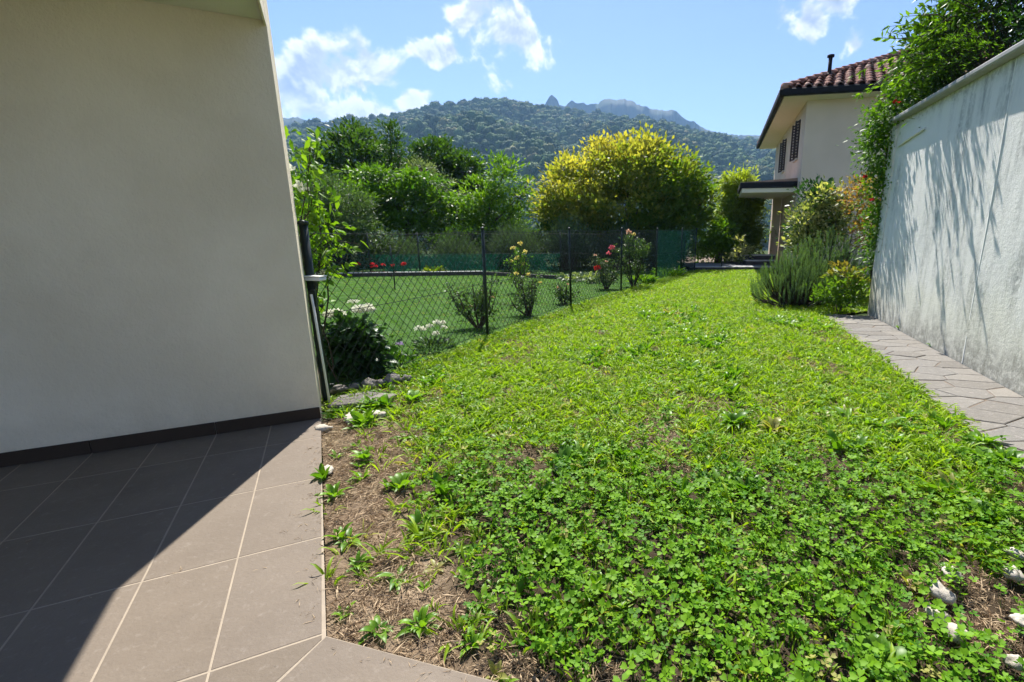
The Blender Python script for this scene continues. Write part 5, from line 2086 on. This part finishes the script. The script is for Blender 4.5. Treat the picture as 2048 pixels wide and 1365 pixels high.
# clover
gs_ = .050
jx_, jy_ = np.meshgrid(np.arange(-2.0, 3.2, gs_), np.arange(.5, 4.2, gs_))
x, y = jx_.ravel() + rng.uniform(-.5, .5, jx_.size) * gs_ * 1.2, jy_.ravel() + rng.uniform(-.5, .5, jx_.size) * gs_ * 1.2
kin = inside(lp, x, y)
x, y = x[kin], y[kin]
dry, clo = zones(x, y)
k = rng.random(len(x)) < clo * (1 - .9 * dry) + .05 * (1 - dry)
pieces = [clover_piece(5, .040, .040, .085, .0188) for _ in range(8)]
cover('clover', x[k], y[k], -.026, .75, 1.25, pieces, 'dense clover carpet covering the near part of the lawn', 'clover', .08)
# small broad-leaved weeds
x, y = lawn_points(120, lp, (-2.3, 4.3, .5, 8))
dry, clo = zones(x, y)
k = rng.random(len(x)) < (.30 + .7 * (vnoise(x, y, 1.3, 77) > .45)) * (1 - .85 * dry) * (1 - .82 * clo)
pieces = [proto(*rosette(n_, .04, .10, .24, u_), M['weed']) for n_, u_ in ((7, .9), (9, .6), (6, 1.3), (8, 1.0), (11, .5))]
cover('weeds', x[k], y[k], -.025, .7, 1.3, pieces, 'small leafy weeds growing all through the lawn', 'weeds')
x, y = lawn_points(9, lp, (-2.3, 7.3, 8, LAWN_FAR))
cover('lawn_weeds', x, y, -.025, .8, 1.4, [proto(*rosette(7, .05, .11, .22, .9), M['weed']) for _ in range(3)], 'scattered leafy weeds in the far half of the lawn', 'weeds')
x, y = lawn_points(26, lp, (-2.0, 4.2, 2.2, 8.5))
dry, clo = zones(x, y)
k = (vnoise(x, y, 1.0, 123) > .52) & (rng.random(len(x)) < 1 - .6 * clo)
cover('weed_clumps', x[k], y[k], -.025, .9, 1.9, [proto(*rosette(n_, .06, .13, .22, u_), M['weed']) for n_, u_ in ((9, 1.4), (11, 1.8), (8, 1.2), (12, 1.5))], 'taller leafy weed clumps standing in the lawn', 'weeds')
# straw and dead stems in the dry spots
x, y = lawn_points(700, lp, (-2.3, 4.0, .5, 6.5))
dry, clo = zones(x, y)
k = rng.random(len(x)) < np.clip(dry * 1.1 + .03, 0, 1) * .8
pieces = [straw_piece(16, .05) for _ in range(6)]
cover('straw', x[k], y[k], -.024, .7, 1.4, pieces, 'dry brown straw and dead stems on the bare strips', 'straw', .1)
# neighbour's mown grass
x, y = lawn_points(210, NB, (-9.5, 3.1, 4, 15.2))
pieces = [tuft(16, .05, .02, .045, .006, 'grass_mown', 2, .4, 1.4) for _ in range(4)]
cover('mown_grass', x, y, -.021, .7, 1.3, pieces, 'short mown deep green grass of the neighbour\'s lawn', 'grass')
# long pale arching blades here and there
x, y = lawn_points(2.2, lp, (-2.0, 4.0, 1.2, 7))
cover('arching_grass', x, y, -.02, .7, 1.3, [tuft(5, .02, .14, .26, .010, 'grass', 6, .55, 1.3, (.5, 1)) for _ in range(4)], 'a few long arching grass blades standing above the lawn', 'grass')

# ------------------------------------------------------------------ single large weeds
for (x, y, n, l0, l1, w_, up, lab) in [
    (2.24, 2.68, 9, .10, .19, .42, .8, 'broad leaved dock weed at the edge of the stone path'),
    (.92, 3.22, 16, .12, .22, .28, 1.3, 'large dark green leafy weed clump in the middle of the lawn'),
    (1.16, 3.12, 14, .10, .20, .26, 1.2, 'leafy weed clump just right of the largest one in the lawn'),
    (-.20, 1.82, 9, .10, .18, .34, 1.6, 'upright broad leaved weed rising from the clover'),
    (-.02, 1.62, 8, .10, .17, .32, 1.8, 'upright pale weed in the clover nearest the viewer'),
    (.42, 2.28, 9, .12, .22, .20, 1.7, 'narrow leaved tall weed in the middle of the clover'),
    (.75, 2.32, 9, .12, .22, .24, 1.5, 'tall weed with pale bent leaves right of the clover centre'),
    (-.30, 2.25, 10, .10, .19, .26, 1.5, 'leafy weed at the left border of the clover'),
    (-1.35, 2.30, 8, .07, .13, .24, 1.0, 'low weed in the dry strip near the upper patio edge'),
    (-1.05, 2.38, 9, .08, .15, .28, 1.1, 'broad weed in the dry strip, a hand from the patio'),
    (-.83, 2.02, 8, .08, .14, .26, 1.2, 'dark green weed in the middle of the dry strip'),
    (-.98, 1.76, 8, .05, .10, .26, .9, 'small weed in the dry strip by the patio edge'),
    (-.62, 1.44, 9, .06, .11, .24, 1.2, 'small weed close to the corner where the paving turns'),
    (-.42, 1.36, 9, .06, .11, .24, 1.2, 'small weed at the turned paving edge'),
    (-.75, 1.42, 8, .05, .09, .3, 1.0, 'tiny pale weed nearest the paving corner'),
    (-1.93, 3.36, 9, .05, .10, .2, 1.6, 'little weed sprouting from the joint at the house corner'),
    (3.98, 6.52, 8, .06, .13, .22, 1.6, 'weed sprouting at the wall foot beside the path, farther one'),
    (3.78, 5.55, 7, .05, .09, .3, 1.2, 'small weed sprouting at the wall foot beside the path, nearer one'),
    (1.80, 2.05, 8, .12, .2, .4, 1.2, 'large dark leaf weed at the right edge of the picture'),
    (.86, 1.28, 8, .1, .18, .36, 1.2, 'grey green broad weed in the clover at the bottom edge'),
]:
    V, F, T = rosette(int(n * 1.8), l0 * 1.0, l1 * 1.2, w_ * .8, up * 1.15, 'weed', .42)
    tag(obj('weed_plant', mesh('weed_plant', V, F, M['weed'], False, T), None, (x, y, -.026 if not (3.7 < x < 4.1) else 0.0), random.uniform(0, 6)), lab, 'weed', 'single large weeds')
# crumbs of soil, straw and a few leaves blown on to the edge of the paving
n = 70
tt_ = rng.uniform(0.15, 2.25, n)
ss_ = -np.abs(rng.normal(0, .035, n)) - .004
cx_ = CB.x + DB.x * ss_ + DA.x * tt_
cy_ = CB.y + DB.y * ss_ + DA.y * tt_
n2 = 30
e_ = rng.uniform(.02, 1.6, n2)
q_ = np.abs(rng.normal(0, .03, n2)) + .004
cx_ = np.concatenate([cx_, KP.x + D2.x * e_ + N2.x * q_, rng.uniform(-2.6, -.9, 14)])
cy_ = np.concatenate([cy_, KP.y + D2.y * e_ + N2.y * q_, rng.uniform(1.3, 2.8, 14)])
kk = ((cx_ - CB.x) * DB.x + (cy_ - CB.y) * DB.y < .0) | (np.arange(len(cx_)) >= n) & (np.arange(len(cx_)) < n + n2)
cover('patio_litter', cx_[kk], cy_[kk], .001, .35, .8, [straw_piece(3, .02) for _ in range(5)], 'crumbs of straw and soil scattered on the patio edge', 'litter', .05)
# tufts leaning over the path edge
yy_ = rng.uniform(2.0, 7.6, 420)
cover('edge_grass', path_x(yy_) + rng.normal(.015, .03, 420), yy_, -.012, .6, 1.3, [tuft(10, .03, .04, .11, .011, 'grass', 3, .6, .9) for _ in range(4)], 'grass spilling over the edge of the stone path', 'grass')
